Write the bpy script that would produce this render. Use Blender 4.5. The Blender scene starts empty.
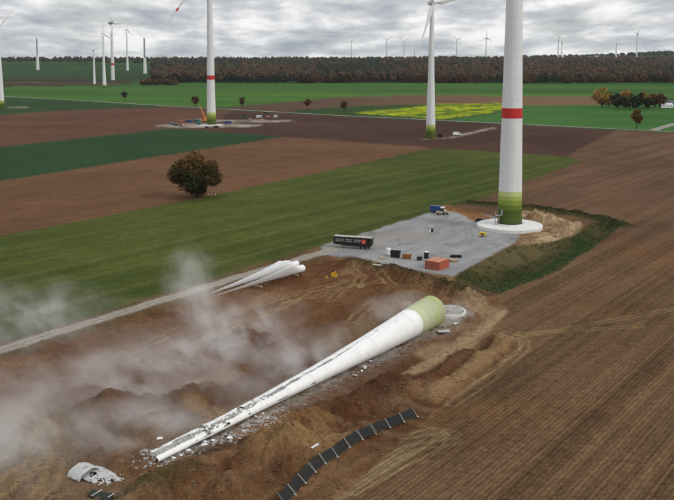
import bpy, bmesh, math, random
import numpy as np
from mathutils import Matrix, Vector, Euler

random.seed(7)
rng = np.random.default_rng(7)
PI = math.pi
S = bpy.context.scene
C = S.collection

# ------------------------------------------------------------------ camera
CAM_H, FPX, HOR, PITCH = 63.0, 900.0, 60.0, math.radians(6.5)     # photo is 674 x 500
CX, PCY = 337.0, HOR + FPX * math.tan(PITCH)
cam = bpy.data.cameras.new('camera')
cam.sensor_fit = 'HORIZONTAL'
cam.sensor_width = 36.0
cam.lens = 36.0 * FPX / 674.0
cam.shift_y = -(250.0 - PCY) / 674.0
cam.clip_start, cam.clip_end = 1.0, 60000.0
camo = bpy.data.objects.new('camera', cam)
C.objects.link(camo)
camo.location = (0, 0, CAM_H)
camo.rotation_euler = (PI / 2 - PITCH, 0, 0)
S.camera = camo

# ------------------------------------------------------------------ sky, sun, exposure
SUN_EL, SUN_AZ = math.radians(37), math.radians(118)   # azimuth clockwise from +Y: right and a little behind the camera
W = bpy.data.worlds.new('World')
S.world = W
W.use_nodes = True
nt = W.node_tree
nt.nodes.clear()
def wn(t, **k):
    n = nt.nodes.new(t)
    for a, b in k.items():
        setattr(n, a, b)
    return n
L = nt.links.new
out = wn('ShaderNodeOutputWorld')
sky = wn('ShaderNodeTexSky', sky_type='NISHITA', sun_disc=False)
sky.sun_elevation = SUN_EL
sky.sun_rotation = SUN_AZ
bg_sky = wn('ShaderNodeBackground')
bg_sky.inputs['Strength'].default_value = 0.085
L(sky.outputs[0], bg_sky.inputs['Color'])
tc = wn('ShaderNodeTexCoord')
sep = wn('ShaderNodeSeparateXYZ')
L(tc.outputs['Generated'], sep.inputs[0])
def wm(op, a, b=None, c=None):
    n = wn('ShaderNodeMath', operation=op)
    for i, v in enumerate((a, b, c)):
        if v is None:
            continue
        if isinstance(v, (int, float)):
            n.inputs[i].default_value = v
        else:
            L(v, n.inputs[i])
    return n.outputs[0]
zz = wm('ADD', wm('MAXIMUM', sep.outputs[2], 0.0), 0.13)
cx_ = wm('DIVIDE', sep.outputs[0], zz)
cy_ = wm('DIVIDE', sep.outputs[1], zz)
comb = wn('ShaderNodeCombineXYZ')
L(wm('MULTIPLY', cx_, 1.7), comb.inputs[0])
L(wm('MULTIPLY', cy_, 1.0), comb.inputs[1])
comb.inputs[2].default_value = 3.7
n1 = wn('ShaderNodeTexNoise')
n1.inputs['Scale'].default_value = 1.35
n1.inputs['Detail'].default_value = 9
n1.inputs['Roughness'].default_value = 0.57
n1.inputs['Distortion'].default_value = 0.15
L(comb.outputs[0], n1.inputs['Vector'])
n2 = wn('ShaderNodeTexNoise')
n2.inputs['Scale'].default_value = 0.55
n2.inputs['Detail'].default_value = 4
L(comb.outputs[0], n2.inputs['Vector'])
ramp = wn('ShaderNodeValToRGB')
e = ramp.color_ramp.elements
e[0].position, e[0].color = 0.36, (0.33, 0.375, 0.44, 1)
e[1].position, e[1].color = 0.60, (0.96, 0.965, 0.96, 1)
m_ = ramp.color_ramp.elements.new(0.49)
m_.color = (0.59, 0.605, 0.63, 1)
L(wm('ADD', wm('MULTIPLY', n1.outputs['Fac'], 0.75), wm('MULTIPLY', n2.outputs['Fac'], 0.27)), ramp.inputs[0])
bg_cl = wn('ShaderNodeBackground')
# an overcast sky is brighter overhead than at the horizon
L(wm('ADD', 1.0, wm('MULTIPLY', wm('MAXIMUM', sep.outputs[2], 0.0), 0.45)), bg_cl.inputs['Strength'])
L(ramp.outputs[0], bg_cl.inputs['Color'])
gap = wn('ShaderNodeMapRange', clamp=True)
gap.inputs['From Min'].default_value = 0.30
gap.inputs['From Max'].default_value = 0.47
gap.inputs['To Min'].default_value = 0.72
gap.inputs['To Max'].default_value = 1.0
n3 = wn('ShaderNodeTexNoise')
n3.inputs['Scale'].default_value = 0.9
n3.inputs['Detail'].default_value = 7
comb3 = wn('ShaderNodeVectorMath', operation='ADD')
comb3.inputs[1].default_value = (11.3, 4.1, 9.0)
L(comb.outputs[0], comb3.inputs[0])
L(comb3.outputs[0], n3.inputs['Vector'])
L(n3.outputs['Fac'], gap.inputs['Value'])
mix = wn('ShaderNodeMixShader')
L(gap.outputs[0], mix.inputs[0])
L(bg_sky.outputs[0], mix.inputs[1])
L(bg_cl.outputs[0], mix.inputs[2])
L(mix.outputs[0], out.inputs['Surface'])

sun = bpy.data.lights.new('sun', 'SUN')
sun.energy = 1.45
sun.angle = math.radians(14)
sun.color = (1.0, 0.955, 0.89)
suno = bpy.data.objects.new('sun', sun)
C.objects.link(suno)
sd = Vector((math.sin(SUN_AZ) * math.cos(SUN_EL), math.cos(SUN_AZ) * math.cos(SUN_EL), math.sin(SUN_EL)))
suno.rotation_euler = (-sd).to_track_quat('-Z', 'Y').to_euler()

S.view_settings.view_transform = 'Standard'
S.view_settings.look = 'None'
S.view_settings.exposure = 0.0
S.view_settings.gamma = 1.0
S.render.engine = 'CYCLES'
cy = S.cycles
cy.max_bounces = 4
cy.diffuse_bounces = 2
cy.glossy_bounces = 2
cy.transmission_bounces = 2
cy.transparent_max_bounces = 8
cy.volume_bounces = 3
cy.volume_step_rate = 1.0
cy.volume_max_steps = 256
cy.use_denoising = True
cy.use_adaptive_sampling = True
cy.adaptive_threshold = 0.015

# ------------------------------------------------------------------ noise and geometry helpers
def _hash(ix, iy, seed):
    h = (ix.astype(np.int64) * 374761393 + iy.astype(np.int64) * 668265263 + seed * 974634213) & 0xFFFFFFFF
    h = ((h ^ (h >> 13)) * 1274126177) & 0xFFFFFFFF
    h = ((h ^ (h >> 16)) * 2246822519) & 0xFFFFFFFF
    return ((h ^ (h >> 15)) & 0xFFFFFF) / float(0xFFFFFF)
def vnoise(x, y, seed=0):
    fx, fy = np.floor(x), np.floor(y)
    tx, ty = x - fx, y - fy
    tx = tx * tx * (3 - 2 * tx)
    ty = ty * ty * (3 - 2 * ty)
    a, b = _hash(fx, fy, seed), _hash(fx + 1, fy, seed)
    c, d = _hash(fx, fy + 1, seed), _hash(fx + 1, fy + 1, seed)
    return (a + (b - a) * tx) * (1 - ty) + (c + (d - c) * tx) * ty
def fbm(x, y, octv=4, seed=0, gain=0.5):
    """about -1..1"""
    s, a, t = 0, 1.0, 0
    for i in range(octv):
        s = s + a * (vnoise(x * 2 ** i + 17.3 * i, y * 2 ** i - 9.1 * i, seed + i) * 2 - 1)
        t += a
        a *= gain
    return s / t
def sstep(a, b, x):
    t = np.clip((x - a) / (b - a), 0, 1)
    return t * t * (3 - 2 * t)

def hills(X, Y):
    X = np.asarray(X, float)
    Y = np.asarray(Y, float)
    h = 0.021 * np.clip(Y - 1500, 0, 2000) * sstep(1450, 1750, Y) + 16 * sstep(3500, 5200, Y)
    r = X / np.maximum(Y, 1)
    h = h + sstep(4800, 7000, Y) * (62 * np.exp(-((r - 0.40) / 0.13) ** 2) + 26 * np.exp(-((r - 0.15) / 0.10) ** 2))
    return h

def ray(px, py):
    sx, sy = (px - CX) / FPX, -(py - PCY) / FPX
    cp, sp = math.cos(PITCH), math.sin(PITCH)
    return sx, sy * sp + cp, sy * cp - sp          # world dx, dy, dz
def at(px, py, z=0.0):
    dx, dy, dz = ray(px, py)
    t = (z - CAM_H) / dz
    return (dx * t, dy * t)
def on_hill(px, py):
    """where the line of sight meets the rolling land"""
    dx, dy, dz = ray(px, py)
    if dz < -0.046:
        x, y = at(px, py)
        if y < 1440:
            return (x, y)
    lo = 60.0
    t = lo
    while t < 14000:
        z = CAM_H + dz * t
        if z <= float(hills(dx * t, dy * t)):
            break
        lo = t
        t *= 1.01
    hi = t
    for _ in range(30):
        m = (lo + hi) / 2
        if CAM_H + dz * m <= float(hills(dx * m, dy * m)):
            hi = m
        else:
            lo = m
    return (dx * hi, dy * hi)
def at_depth(px, py, Y):
    dx, dy, dz = ray(px, py)
    return dx / dy * Y, CAM_H + dz / dy * Y

AZ = math.radians(35.5)                       # the rows, the track and the fallen tower share this bearing
E1 = np.array([math.sin(AZ), math.cos(AZ)])
E2 = np.array([math.cos(AZ), -math.sin(AZ)])

def poly_world(pts):
    return np.array([on_hill(*p) for p in pts])
def in_poly(X, Y, P):
    r = np.zeros(X.shape, bool)
    n = len(P)
    for i in range(n):
        x1, y1 = P[i]
        x2, y2 = P[(i + 1) % n]
        if y1 == y2:
            continue
        c = ((y1 > Y) != (y2 > Y)) & (X < (x2 - x1) * (Y - y1) / (y2 - y1) + x1)
        r ^= c
    return r
def line_dist(X, Y, P):
    """distance to a polyline and the side / position along it"""
    best = np.full(X.shape, 1e9)
    tpos = np.zeros(X.shape)
    acc = 0.0
    for i in range(len(P) - 1):
        ax, ay = P[i]
        bx, by = P[i + 1]
        l2 = (bx - ax) ** 2 + (by - ay) ** 2
        t = np.clip(((X - ax) * (bx - ax) + (Y - ay) * (by - ay)) / l2, 0, 1)
        d = np.hypot(X - ax - t * (bx - ax), Y - ay - t * (by - ay))
        m = d < best
        best = np.where(m, d, best)
        tpos = np.where(m, acc + t * math.sqrt(l2), tpos)
        acc += math.sqrt(l2)
    return best, tpos

# ------------------------------------------------------------------ layout of the works (outlines taken from the ground plan)
ROAD = poly_world([(-150, 397), (0, 350), (180, 294.5), (338, 247.5)])
PAD = poly_world([(322, 246), (340, 240.5), (437, 210.5), (452, 207.5), (478, 212), (500, 219), (520, 236), (514, 243), (452, 277), (420, 270), (384, 263), (350, 256), (322, 255)])
SITE = poly_world([(-150, 389), (0, 343), (330, 243), (452, 277), (488, 291), (507, 311), (486, 336), (520, 345), (470, 385), (425, 420), (340, 497), (250, 640), (-300, 640)])
STUB = poly_world([(616, 130.5), (636, 131), (820, 141), (900, 640), (250, 640), (335, 500), (424, 420), (455, 385), (500, 350), (486, 336), (506, 312), (489, 291), (500, 295), (560, 272), (625, 225), (590, 218), (540, 208), (466, 203.5), (582, 161), (566, 156)])
HOLLOW = poly_world([(452, 279), (470, 268), (514, 246), (548, 243), (585, 232), (590, 222), (624, 225), (560, 270), (500, 294), (486, 290)])
SPOIL = poly_world([(500, 222), (520, 211), (545, 212), (582, 226), (580, 234), (552, 246), (520, 246), (505, 240)])
RIDGES = [  # polyline, half width, height
    (poly_world([(352, 265), (400, 274), (440, 286), (478, 299)]), 4.6, 2.9),
    (poly_world([(450, 209), (470, 213), (493, 224)]), 4.2, 2.9),
    (poly_world([(466, 204), (540, 209.5), (600, 219), (622, 226)]), 4.5, 1.6),
    (poly_world([(430, 398), (470, 372), (505, 345), (490, 340)]), 3.4, 2.4),
    (poly_world([(372, 402), (425, 378), (470, 349)]), 2.6, 2.0),
    (poly_world([(0, 366), (120, 330), (330, 257)]), 3.0, 0.7),
    (poly_world([(285, 470), (360, 426), (405, 409)]), 2.4, 1.6),
    (poly_world([(160, 477), (215, 462), (262, 440)]), 3.2, 1.7),
]
DITCHES = [(poly_world([(400, 386), (440, 364), (488, 340)]), 2.2, 1.6), (poly_world([(60, 480), (110, 468), (150, 472)]), 3.0, 0.8)]
HEAPS = [  # x, y on the ground plan, radius along the rows, radius across, height
    (388, 391, 12, 6.0, 4.2), (362, 403, 7, 4.5, 3.2), (290, 452, 8, 6.0, 4.9), (312, 430, 8, 5, 4.2), (258, 456, 7, 4.5, 3.4),
    (190, 484, 7, 5.0, 3.8), (228, 490, 6, 4, 3.0), (150, 497, 6, 5, 3.0), (245, 345, 10, 7, 4.6), (275, 354, 8, 4, 3.0),
    (108, 415, 10, 7, 4.2), (155, 425, 7, 5, 3.2), (190, 398, 8, 5, 2.8), (60, 425, 9, 6, 1.6), (205, 360, 10, 4, 1.6), (330, 330, 9, 4, 1.4),
    (350, 292, 8, 4, 1.3), (395, 292, 8, 4, 1.2), (440, 293, 7, 3, 1.3), (150, 365, 10, 5, 1.5), (535, 218, 7, 5, 3.6), (566, 231, 7.5, 6, 4.4), (551, 223, 6, 4, 3.0), (578, 229, 4.5, 3.5, 2.8),
    (300, 305, 9, 5, 1.0), (25, 470, 8, 6, 1.0), (146, 462, 2.6, 2.6, 1.7),
]
HEAPS = [(on_hill(a, b), r1, r2, h) for a, b, r1, r2, h in HEAPS]
TB = np.array(at(432, 309, 3.4))              # middle of the fallen tower's foot
TT = np.array(at(151, 456.5, 0.9))              # and of its broken end
TDIR = (TT - TB) / np.linalg.norm(TT - TB)
TLEN = float(np.linalg.norm(TT - TB))
RINGC = np.array(at(447, 310.5))
DISC = np.array(at(509.5, 227.5))

def soft_edge(X, Y, P, w):
    """0 outside, 1 well inside a polygon, over w metres"""
    d, _ = line_dist(X, Y, np.vstack([P, P[:1]]))
    return np.where(in_poly(X, Y, P), sstep(0, w, d), 0.0)

def height(X, Y):
    X = np.asarray(X, float)
    Y = np.asarray(Y, float)
    h = hills(X, Y)
    near = Y < 430
    if not near.any():
        return h
    x, y = X[near], Y[near]
    n = fbm(x / 7, y / 7, 4, 11)
    nf = fbm(x / 1.6, y / 1.6, 3, 23)
    g = np.zeros_like(x)
    site = soft_edge(x, y, SITE, 5.0)
    roadd, _ = line_dist(x, y, ROAD)
    padm = soft_edge(x, y, PAD, 1.5)
    free = sstep(2.4, 5.0, roadd) * (1 - padm)
    rg = 1 - 2 * np.abs(fbm(x / 9, y / 9, 3, 13))
    rg2 = 1 - 2 * np.abs(fbm((x * E1[0] + y * E1[1]) / 7, (x * E2[0] + y * E2[1]) / 2.6, 3, 14))
    g += site * (-0.62 + 0.60 * n + 0.30 * nf + 0.34 * rg + 0.22 * rg2)
    hollow = soft_edge(x, y, HOLLOW, 9.0)
    g += -3.2 * hollow + 0.35 * nf * np.minimum(hollow * 3, 1)
    top = np.zeros_like(x)
    wob = 1 + 0.30 * n + 0.16 * nf
    for P, w, hh in RIDGES:
        d, t = line_dist(x, y, P)
        top = np.maximum(top, hh * (0.85 + 0.35 * n) * np.clip(1.12 - d / (w * wob), 0, 1) ** 1.15)
    for (hx, hy), r1, r2, hh in HEAPS:
        a = ((x - hx) * E1[0] + (y - hy) * E1[1]) / r1
        b = ((x - hx) * E2[0] + (y - hy) * E2[1]) / r2
        d = np.sqrt(a * a + b * b + 0.004)
        top = np.maximum(top, hh * np.clip(1.10 - d / wob, 0, 1) ** 1.1)
    for P, w, hh in DITCHES:
        d, t = line_dist(x, y, P)
        g -= hh * np.clip(1.1 - d / (w * wob), 0, 1)
    # the bed the tower fell into is pressed flat
    ta = (x - TB[0]) * TDIR[0] + (y - TB[1]) * TDIR[1]
    tb = np.abs(-(x - TB[0]) * TDIR[1] + (y - TB[1]) * TDIR[0])
    half = np.interp(ta, [-8, 0, TLEN * .4, TLEN, TLEN + 6], [4.2, 3.8, 2.0, 0.8, 0.4])
    bed = np.where((ta > -8) & (ta < TLEN - 0.5), 1 - sstep(half * 0.75, half + 1.5, tb), 0.0)
    top = top * (1 - bed)
    d = np.hypot(x - RINGC[0], y - RINGC[1])
    top = top * sstep(5.5, 8.5, d)
    d = np.hypot(x - DISC[0], y - DISC[1])
    flat = sstep(12.0, 14.0, d)
    rough = sstep(0.15, 1.0, top)
    g = g + top + rough * 0.34 * nf + rough * 0.45 * fbm(x / 3.1, y / 3.1, 3, 31)
    g = g * free * flat
    # drilled rows in the arable land
    h2 = h.copy()
    h2[near] = h[near] + g
    return h2
def gz(x, y):
    return float(height(np.array([x]), np.array([y]))[0])

# ------------------------------------------------------------------ materials
MATS = {}
def mat(name, col, rough=0.7, metal=0.0, var=0.12, scale=3.0, bump=0.0, spec=0.3, attr=None, stretch=(1, 1, 1)):
    """plain paint, stone, rubber ...: a base colour with procedural wear"""
    if name in MATS:
        return MATS[name]
    m = bpy.data.materials.new(name)
    m.use_nodes = True
    t = m.node_tree
    b = t.nodes['Principled BSDF']
    b.inputs['Roughness'].default_value = rough
    b.inputs['Metallic'].default_value = metal
    b.inputs['Specular IOR Level'].default_value = spec
    co = t.nodes.new('ShaderNodeTexCoord')
    mp = t.nodes.new('ShaderNodeMapping')
    mp.inputs['Scale'].default_value = stretch
    t.links.new(co.outputs['Object'], mp.inputs[0])
    no = t.nodes.new('ShaderNodeTexNoise')
    no.inputs['Scale'].default_value = scale
    no.inputs['Detail'].default_value = 6
    no.inputs['Roughness'].default_value = 0.62
    t.links.new(mp.outputs[0], no.inputs['Vector'])
    mr = t.nodes.new('ShaderNodeMapRange')
    mr.inputs['From Min'].default_value = 0.25
    mr.inputs['From Max'].default_value = 0.75
    mr.inputs['To Min'].default_value = 1 - var
    mr.inputs['To Max'].default_value = 1 + var
    t.links.new(no.outputs['Fac'], mr.inputs[0])
    mx = t.nodes.new('ShaderNodeVectorMath')
    mx.operation = 'SCALE'
    t.links.new(mr.outputs[0], mx.inputs['Scale'])
    if attr:
        at_ = t.nodes.new('ShaderNodeAttribute')
        at_.attribute_name = attr
        t.links.new(at_.outputs['Color'], mx.inputs[0])
    else:
        mx.inputs[0].default_value = col
    t.links.new(mx.outputs[0], b.inputs['Base Color'])
    if bump:
        bp = t.nodes.new('ShaderNodeBump')
        bp.inputs['Strength'].default_value = 1.0
        bp.inputs['Distance'].default_value = bump
        t.links.new(no.outputs['Fac'], bp.inputs['Height'])
        t.links.new(bp.outputs[0], b.inputs['Normal'])
    MATS[name] = m
    return m

M_LAND = mat('land', None, rough=1.0, var=0.24, scale=0.4, bump=0.10, spec=0.05, attr='soil')
def soil_mat(name, fine, fine_var, rows=None, bump=0.08):
    """soil colour from the land survey, broken up by fine grain and (optionally) drill rows"""
    m = bpy.data.materials.new(name)
    m.use_nodes = True
    t = m.node_tree
    b = t.nodes['Principled BSDF']
    b.inputs['Roughness'].default_value = 1.0
    b.inputs['Specular IOR Level'].default_value = 0.04
    at_ = t.nodes.new('ShaderNodeAttribute'); at_.attribute_name = 'soil'
    co = t.nodes.new('ShaderNodeTexCoord')
    def noise(scale, detail, rough, vec):
        n = t.nodes.new('ShaderNodeTexNoise')
        n.inputs['Scale'].default_value = scale
        n.inputs['Detail'].default_value = detail
        n.inputs['Roughness'].default_value = rough
        t.links.new(vec, n.inputs['Vector'])
        return n.outputs['Fac']
    def rng_(v, a, c, lo, hi):
        n = t.nodes.new('ShaderNodeMapRange')
        n.inputs['From Min'].default_value, n.inputs['From Max'].default_value = a, c
        n.inputs['To Min'].default_value, n.inputs['To Max'].default_value = lo, hi
        t.links.new(v, n.inputs[0])
        return n.outputs[0]
    def mul(a, c):
        n = t.nodes.new('ShaderNodeMath'); n.operation = 'MULTIPLY'
        t.links.new(a, n.inputs[0]); t.links.new(c, n.inputs[1])
        return n.outputs[0]
    f1 = noise(fine, 7, 0.72, co.outputs['Object'])
    fac = rng_(f1, 0.28, 0.72, 1 - fine_var, 1 + fine_var)
    f2 = noise(fine * 0.21, 4, 0.6, co.outputs['Object'])
    fac = mul(fac, rng_(f2, 0.3, 0.7, 1 - fine_var * .35, 1 + fine_var * .35))
    h = f1
    if rows:
        period, amt = rows
        mp = t.nodes.new('ShaderNodeMapping')
        mp.inputs['Rotation'].default_value = (0, 0, -(PI / 2 - AZ))
        t.links.new(co.outputs['Object'], mp.inputs[0])
        sc_ = t.nodes.new('ShaderNodeMapping')
        sc_.inputs['Scale'].default_value = (0.35, 1.0 / period * 1.6, 0.2)
        t.links.new(mp.outputs[0], sc_.inputs[0])
        st = noise(1.0, 5, 0.75, sc_.outputs[0])
        wv = t.nodes.new('ShaderNodeTexWave')
        wv.wave_type, wv.bands_direction, wv.wave_profile = 'BANDS', 'Y', 'SIN'
        wv.inputs['Scale'].default_value = 0.314 / period
        wv.inputs['Distortion'].default_value = 1.2
        wv.inputs['Detail'].default_value = 3
        wv.inputs['Detail Scale'].default_value = 0.6
        t.links.new(mp.outputs[0], wv.inputs['Vector'])
        fac = mul(fac, rng_(wv.outputs['Fac'], 0, 1, 1 - amt, 1 + amt))
        fac = mul(fac, rng_(st, 0.3, 0.7, 1 - amt, 1 + amt))
    mx = t.nodes.new('ShaderNodeVectorMath'); mx.operation = 'SCALE'
    t.links.new(at_.outputs['Color'], mx.inputs[0]); t.links.new(fac, mx.inputs['Scale'])
    t.links.new(mx.outputs[0], b.inputs['Base Color'])
    bp = t.nodes.new('ShaderNodeBump')
    bp.inputs['Distance'].default_value = bump
    t.links.new(h, bp.inputs['Height']); t.links.new(bp.outputs[0], b.inputs['Normal'])
    return m
M_STUB = soil_mat('stubble_soil', 3.0, 0.58, (0.85, 0.17), 0.12)
M_DIRT = soil_mat('dug_soil', 2.6, 0.46, None, 0.26)
M_CROP = soil_mat('crop_soil', 1.1, 0.42, (1.3, 0.12), 0.05)
M_GRAV = soil_mat('gravel', 2.0, 0.26, None, 0.04)
M_FAR = mat('far_land', None, rough=1.0, var=0.10, scale=0.15, bump=0.0, spec=0.03, attr='soil')
M_LEAF = mat('leaf', None, rough=0.75, var=0.15, scale=0.6, spec=0.15, attr='leaf_colour')
M_BARK = mat('bark', (0.045, 0.033, 0.025), rough=0.95, var=0.3, scale=2)
M_WHITE = mat('tower_paint', (0.655, 0.67, 0.665), rough=0.6, var=0.085, scale=0.7, stretch=(1, 1, 0.10))
M_BLADE = mat('blade_gelcoat', (0.74, 0.75, 0.75), rough=0.42, var=0.035, scale=0.4)
M_RED = mat('signal_red', (0.50, 0.028, 0.022), rough=0.55, var=0.06)
M_DARK = mat('dark_metal', (0.03, 0.031, 0.033), rough=0.5, var=0.2)
M_GREY = mat('grey_metal', (0.28, 0.29, 0.30), rough=0.5, var=0.15)
M_CONC = mat('concrete', (0.55, 0.55, 0.53), rough=0.9, var=0.12, scale=0.8, bump=0.02)
M_RUB = mat('broken_concrete', (0.34, 0.325, 0.305), rough=0.95, var=0.25, scale=2.5, bump=0.05)
M_TYRE = mat('tyre_rubber', (0.018, 0.018, 0.018), rough=0.9, var=0.2)
M_GLASS = mat('dark_glass', (0.02, 0.025, 0.03), rough=0.12, var=0.05, spec=0.6)
M_BLACK = mat('black_paint', (0.016, 0.015, 0.015), rough=0.45, var=0.15)
M_TARP = mat('black_tarpaulin', (0.019, 0.0185, 0.018), rough=0.9, var=0.3, scale=1.5, bump=0.04)
M_POST = mat('galvanised_post', (0.34, 0.34, 0.33), rough=.5, var=.2)
M_WOOD = mat('pale_timber', (0.42, 0.31, 0.19), rough=0.9, var=0.2)
M_CORTEN = mat('container_red', (0.36, 0.085, 0.045), rough=0.65, var=0.14, scale=1.2)
M_ORANGE = mat('crane_orange', (0.62, 0.22, 0.03), rough=0.5, var=0.1)
M_YELLOW = mat('machine_yellow', (0.62, 0.38, 0.03), rough=0.5, var=0.14)
M_BLUE = mat('lorry_blue', (0.018, 0.055, 0.19), rough=0.45, var=0.1)
M_VAN = mat('white_paint', (0.72, 0.73, 0.74), rough=0.4, var=0.05)
M_BEIGE = mat('machine_beige', (0.42, 0.35, 0.22), rough=0.6, var=0.15)
M_GREENM = mat('machine_green', (0.03, 0.12, 0.06), rough=0.6, var=0.15)
M_TEAL = mat('teal_paint', (0.05, 0.17, 0.15), rough=0.6, var=0.15)
M_RUST = mat('rusty_orange', (0.30, 0.12, 0.04), rough=0.8, var=0.3)
M_SKIN = mat('skin', (0.50, 0.32, 0.24), rough=0.6, var=0.04)
GREENS = [mat('tower_green_%d' % i, c, rough=0.6, var=0.07, scale=0.6, stretch=(1, 1, 0.15)) for i, c in enumerate([
    (0.055, 0.085, 0.010), (0.105, 0.150, 0.018), (0.19, 0.25, 0.035), (0.30, 0.37, 0.085), (0.46, 0.52, 0.21)])]

# ------------------------------------------------------------------ object helpers
def tag(o, label=None, cat=None, group=None, kind=None):
    if label: o['label'] = label
    if cat: o['category'] = cat
    if group: o['group'] = group
    if kind: o['kind'] = kind
    return o
def thing(name, loc, label, cat, group=None, rz=0.0):
    o = bpy.data.objects.new(name, None)
    o.empty_display_size = 0.5
    C.objects.link(o)
    o.location = loc
    o.rotation_euler = (0, 0, rz)
    return tag(o, label, cat, group)
def link_mesh(name, me, m, parent=None):
    o = bpy.data.objects.new(name, me)
    C.objects.link(o)
    if m is not None and not me.materials:
        me.materials.append(m)
    if parent is not None:
        o.parent = parent
    return o
class MB:
    """collects shapes into one mesh"""
    def __init__(s):
        s.v, s.f = [], []
    def add(s, vs, fs, mtx=None):
        o = len(s.v)
        for p in vs:
            p = Vector(p)
            s.v.append(tuple(mtx @ p) if mtx is not None else tuple(p))
        s.f += [tuple(i + o for i in f) for f in fs]
        return s
    def box(s, c, d, mtx=None, bev=0.0):
        x, y, z = d[0] / 2, d[1] / 2, d[2] / 2
        if bev <= 0:
            vs = [(c[0] + a * x, c[1] + b * y, c[2] + e_ * z) for e_ in (-1, 1) for a, b in ((-1, -1), (1, -1), (1, 1), (-1, 1))]
            fs = [(0, 3, 2, 1), (4, 5, 6, 7), (0, 1, 5, 4), (1, 2, 6, 5), (2, 3, 7, 6), (3, 0, 4, 7)]
            return s.add(vs, fs, mtx)
        bm = bmesh.new()
        bmesh.ops.create_cube(bm, size=1)
        for v in bm.verts:
            v.co = (c[0] + v.co.x * d[0], c[1] + v.co.y * d[1], c[2] + v.co.z * d[2])
        bmesh.ops.bevel(bm, geom=bm.edges[:], offset=bev, segments=1, affect='EDGES')
        bm.verts.index_update()
        vs = [v.co.copy() for v in bm.verts]
        fs = [[v.index for v in f.verts] for f in bm.faces]
        bm.free()
        return s.add(vs, fs, mtx)
    def rings(s, rs, caps=(True, True), closed=True, mtx=None):
        n = len(rs[0])
        vs = [p for r in rs for p in r]
        fs = []
        for i in range(len(rs) - 1):
            for j in range(n if closed else n - 1):
                k = (j + 1) % n
                fs.append((i * n + j, i * n + k, (i + 1) * n + k, (i + 1) * n + j))
        if caps[0]: fs.append(tuple(range(n - 1, -1, -1)))
        if caps[1]: fs.append(tuple((len(rs) - 1) * n + j for j in range(n)))
        return s.add(vs, fs, mtx)
    def tube(s, p0, p1, r0, r1=None, n=8, caps=(True, True), mtx=None):
        r1 = r0 if r1 is None else r1
        p0, p1 = Vector(p0), Vector(p1)
        q = (p1 - p0).to_track_quat('Z', 'Y')
        rs = []
        for p, r in ((p0, r0), (p1, r1)):
            rs.append([p + q @ Vector((r * math.cos(2 * PI * j / n), r * math.sin(2 * PI * j / n), 0)) for j in range(n)])
        return s.rings(rs, caps, True, mtx)
    def lathe(s, prof, n=32, caps=(False, False), mtx=None):
        return s.rings([[(r * math.cos(2 * PI * j / n), r * math.sin(2 * PI * j / n), z) for j in range(n)] for r, z in prof], caps, True, mtx)
    def prism(s, outline, x0, x1, mtx=None):
        """outline in (y, z), extruded along x"""
        return s.rings([[(x0, a, b) for a, b in outline], [(x1, a, b) for a, b in outline]], (True, True), True, mtx)
    def build(s, name, m, parent=None, smooth=False, label=None):
        me = bpy.data.meshes.new(name)
        me.from_pydata(s.v, [], s.f)
        bm = bmesh.new()
        bm.from_mesh(me)
        bmesh.ops.recalc_face_normals(bm, faces=bm.faces)
        bm.to_mesh(me)
        bm.free()
        if smooth:
            me.polygons.foreach_set('use_smooth', [True] * len(me.polygons))
            try:
                me.set_sharp_from_angle(angle=math.radians(38))
            except Exception:
                pass
        me.materials.append(m)
        o = link_mesh(name, me, None, parent)
        if label: o['label'] = label
        return o
def np_mesh(name, V, F, col=None, attr='soil', smooth=False):
    """V (n,3), F (m,k) all faces with k corners"""
    me = bpy.data.meshes.new(name)
    k = F.shape[1]
    me.vertices.add(len(V))
    me.vertices.foreach_set('co', np.ascontiguousarray(V, dtype=np.float32).ravel())
    me.loops.add(F.size)
    me.loops.foreach_set('vertex_index', np.ascontiguousarray(F, dtype=np.int32).ravel())
    me.polygons.add(len(F))
    me.polygons.foreach_set('loop_start', np.arange(0, F.size, k, dtype=np.int32))
    me.polygons.foreach_set('use_smooth', np.full(len(F), smooth))
    if col is not None:
        a = me.attributes.new(attr, 'FLOAT_COLOR', 'POINT')
        c4 = np.ones((len(V), 4), np.float32)
        c4[:, :3] = col
        a.data.foreach_set('color', c4.ravel())
    me.update(calc_edges=True)
    me.validate()
    return me

# ------------------------------------------------------------------ the land: one relief, cut along field edges
NC, NR = 860, 740
inv = np.linspace(1 / 106.0, 1 / 2500.0, NR)
Yr = np.concatenate([1 / inv, np.geomspace(2560, 16000, 46)])
u = np.linspace(-1, 1, NC)
GY = np.repeat(Yr[:, None], NC, 1)
GX = u[None, :] * (0.45 * GY + 32)
X, Y = GX.ravel(), GY.ravel()
Z = height(X, Y)

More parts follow.
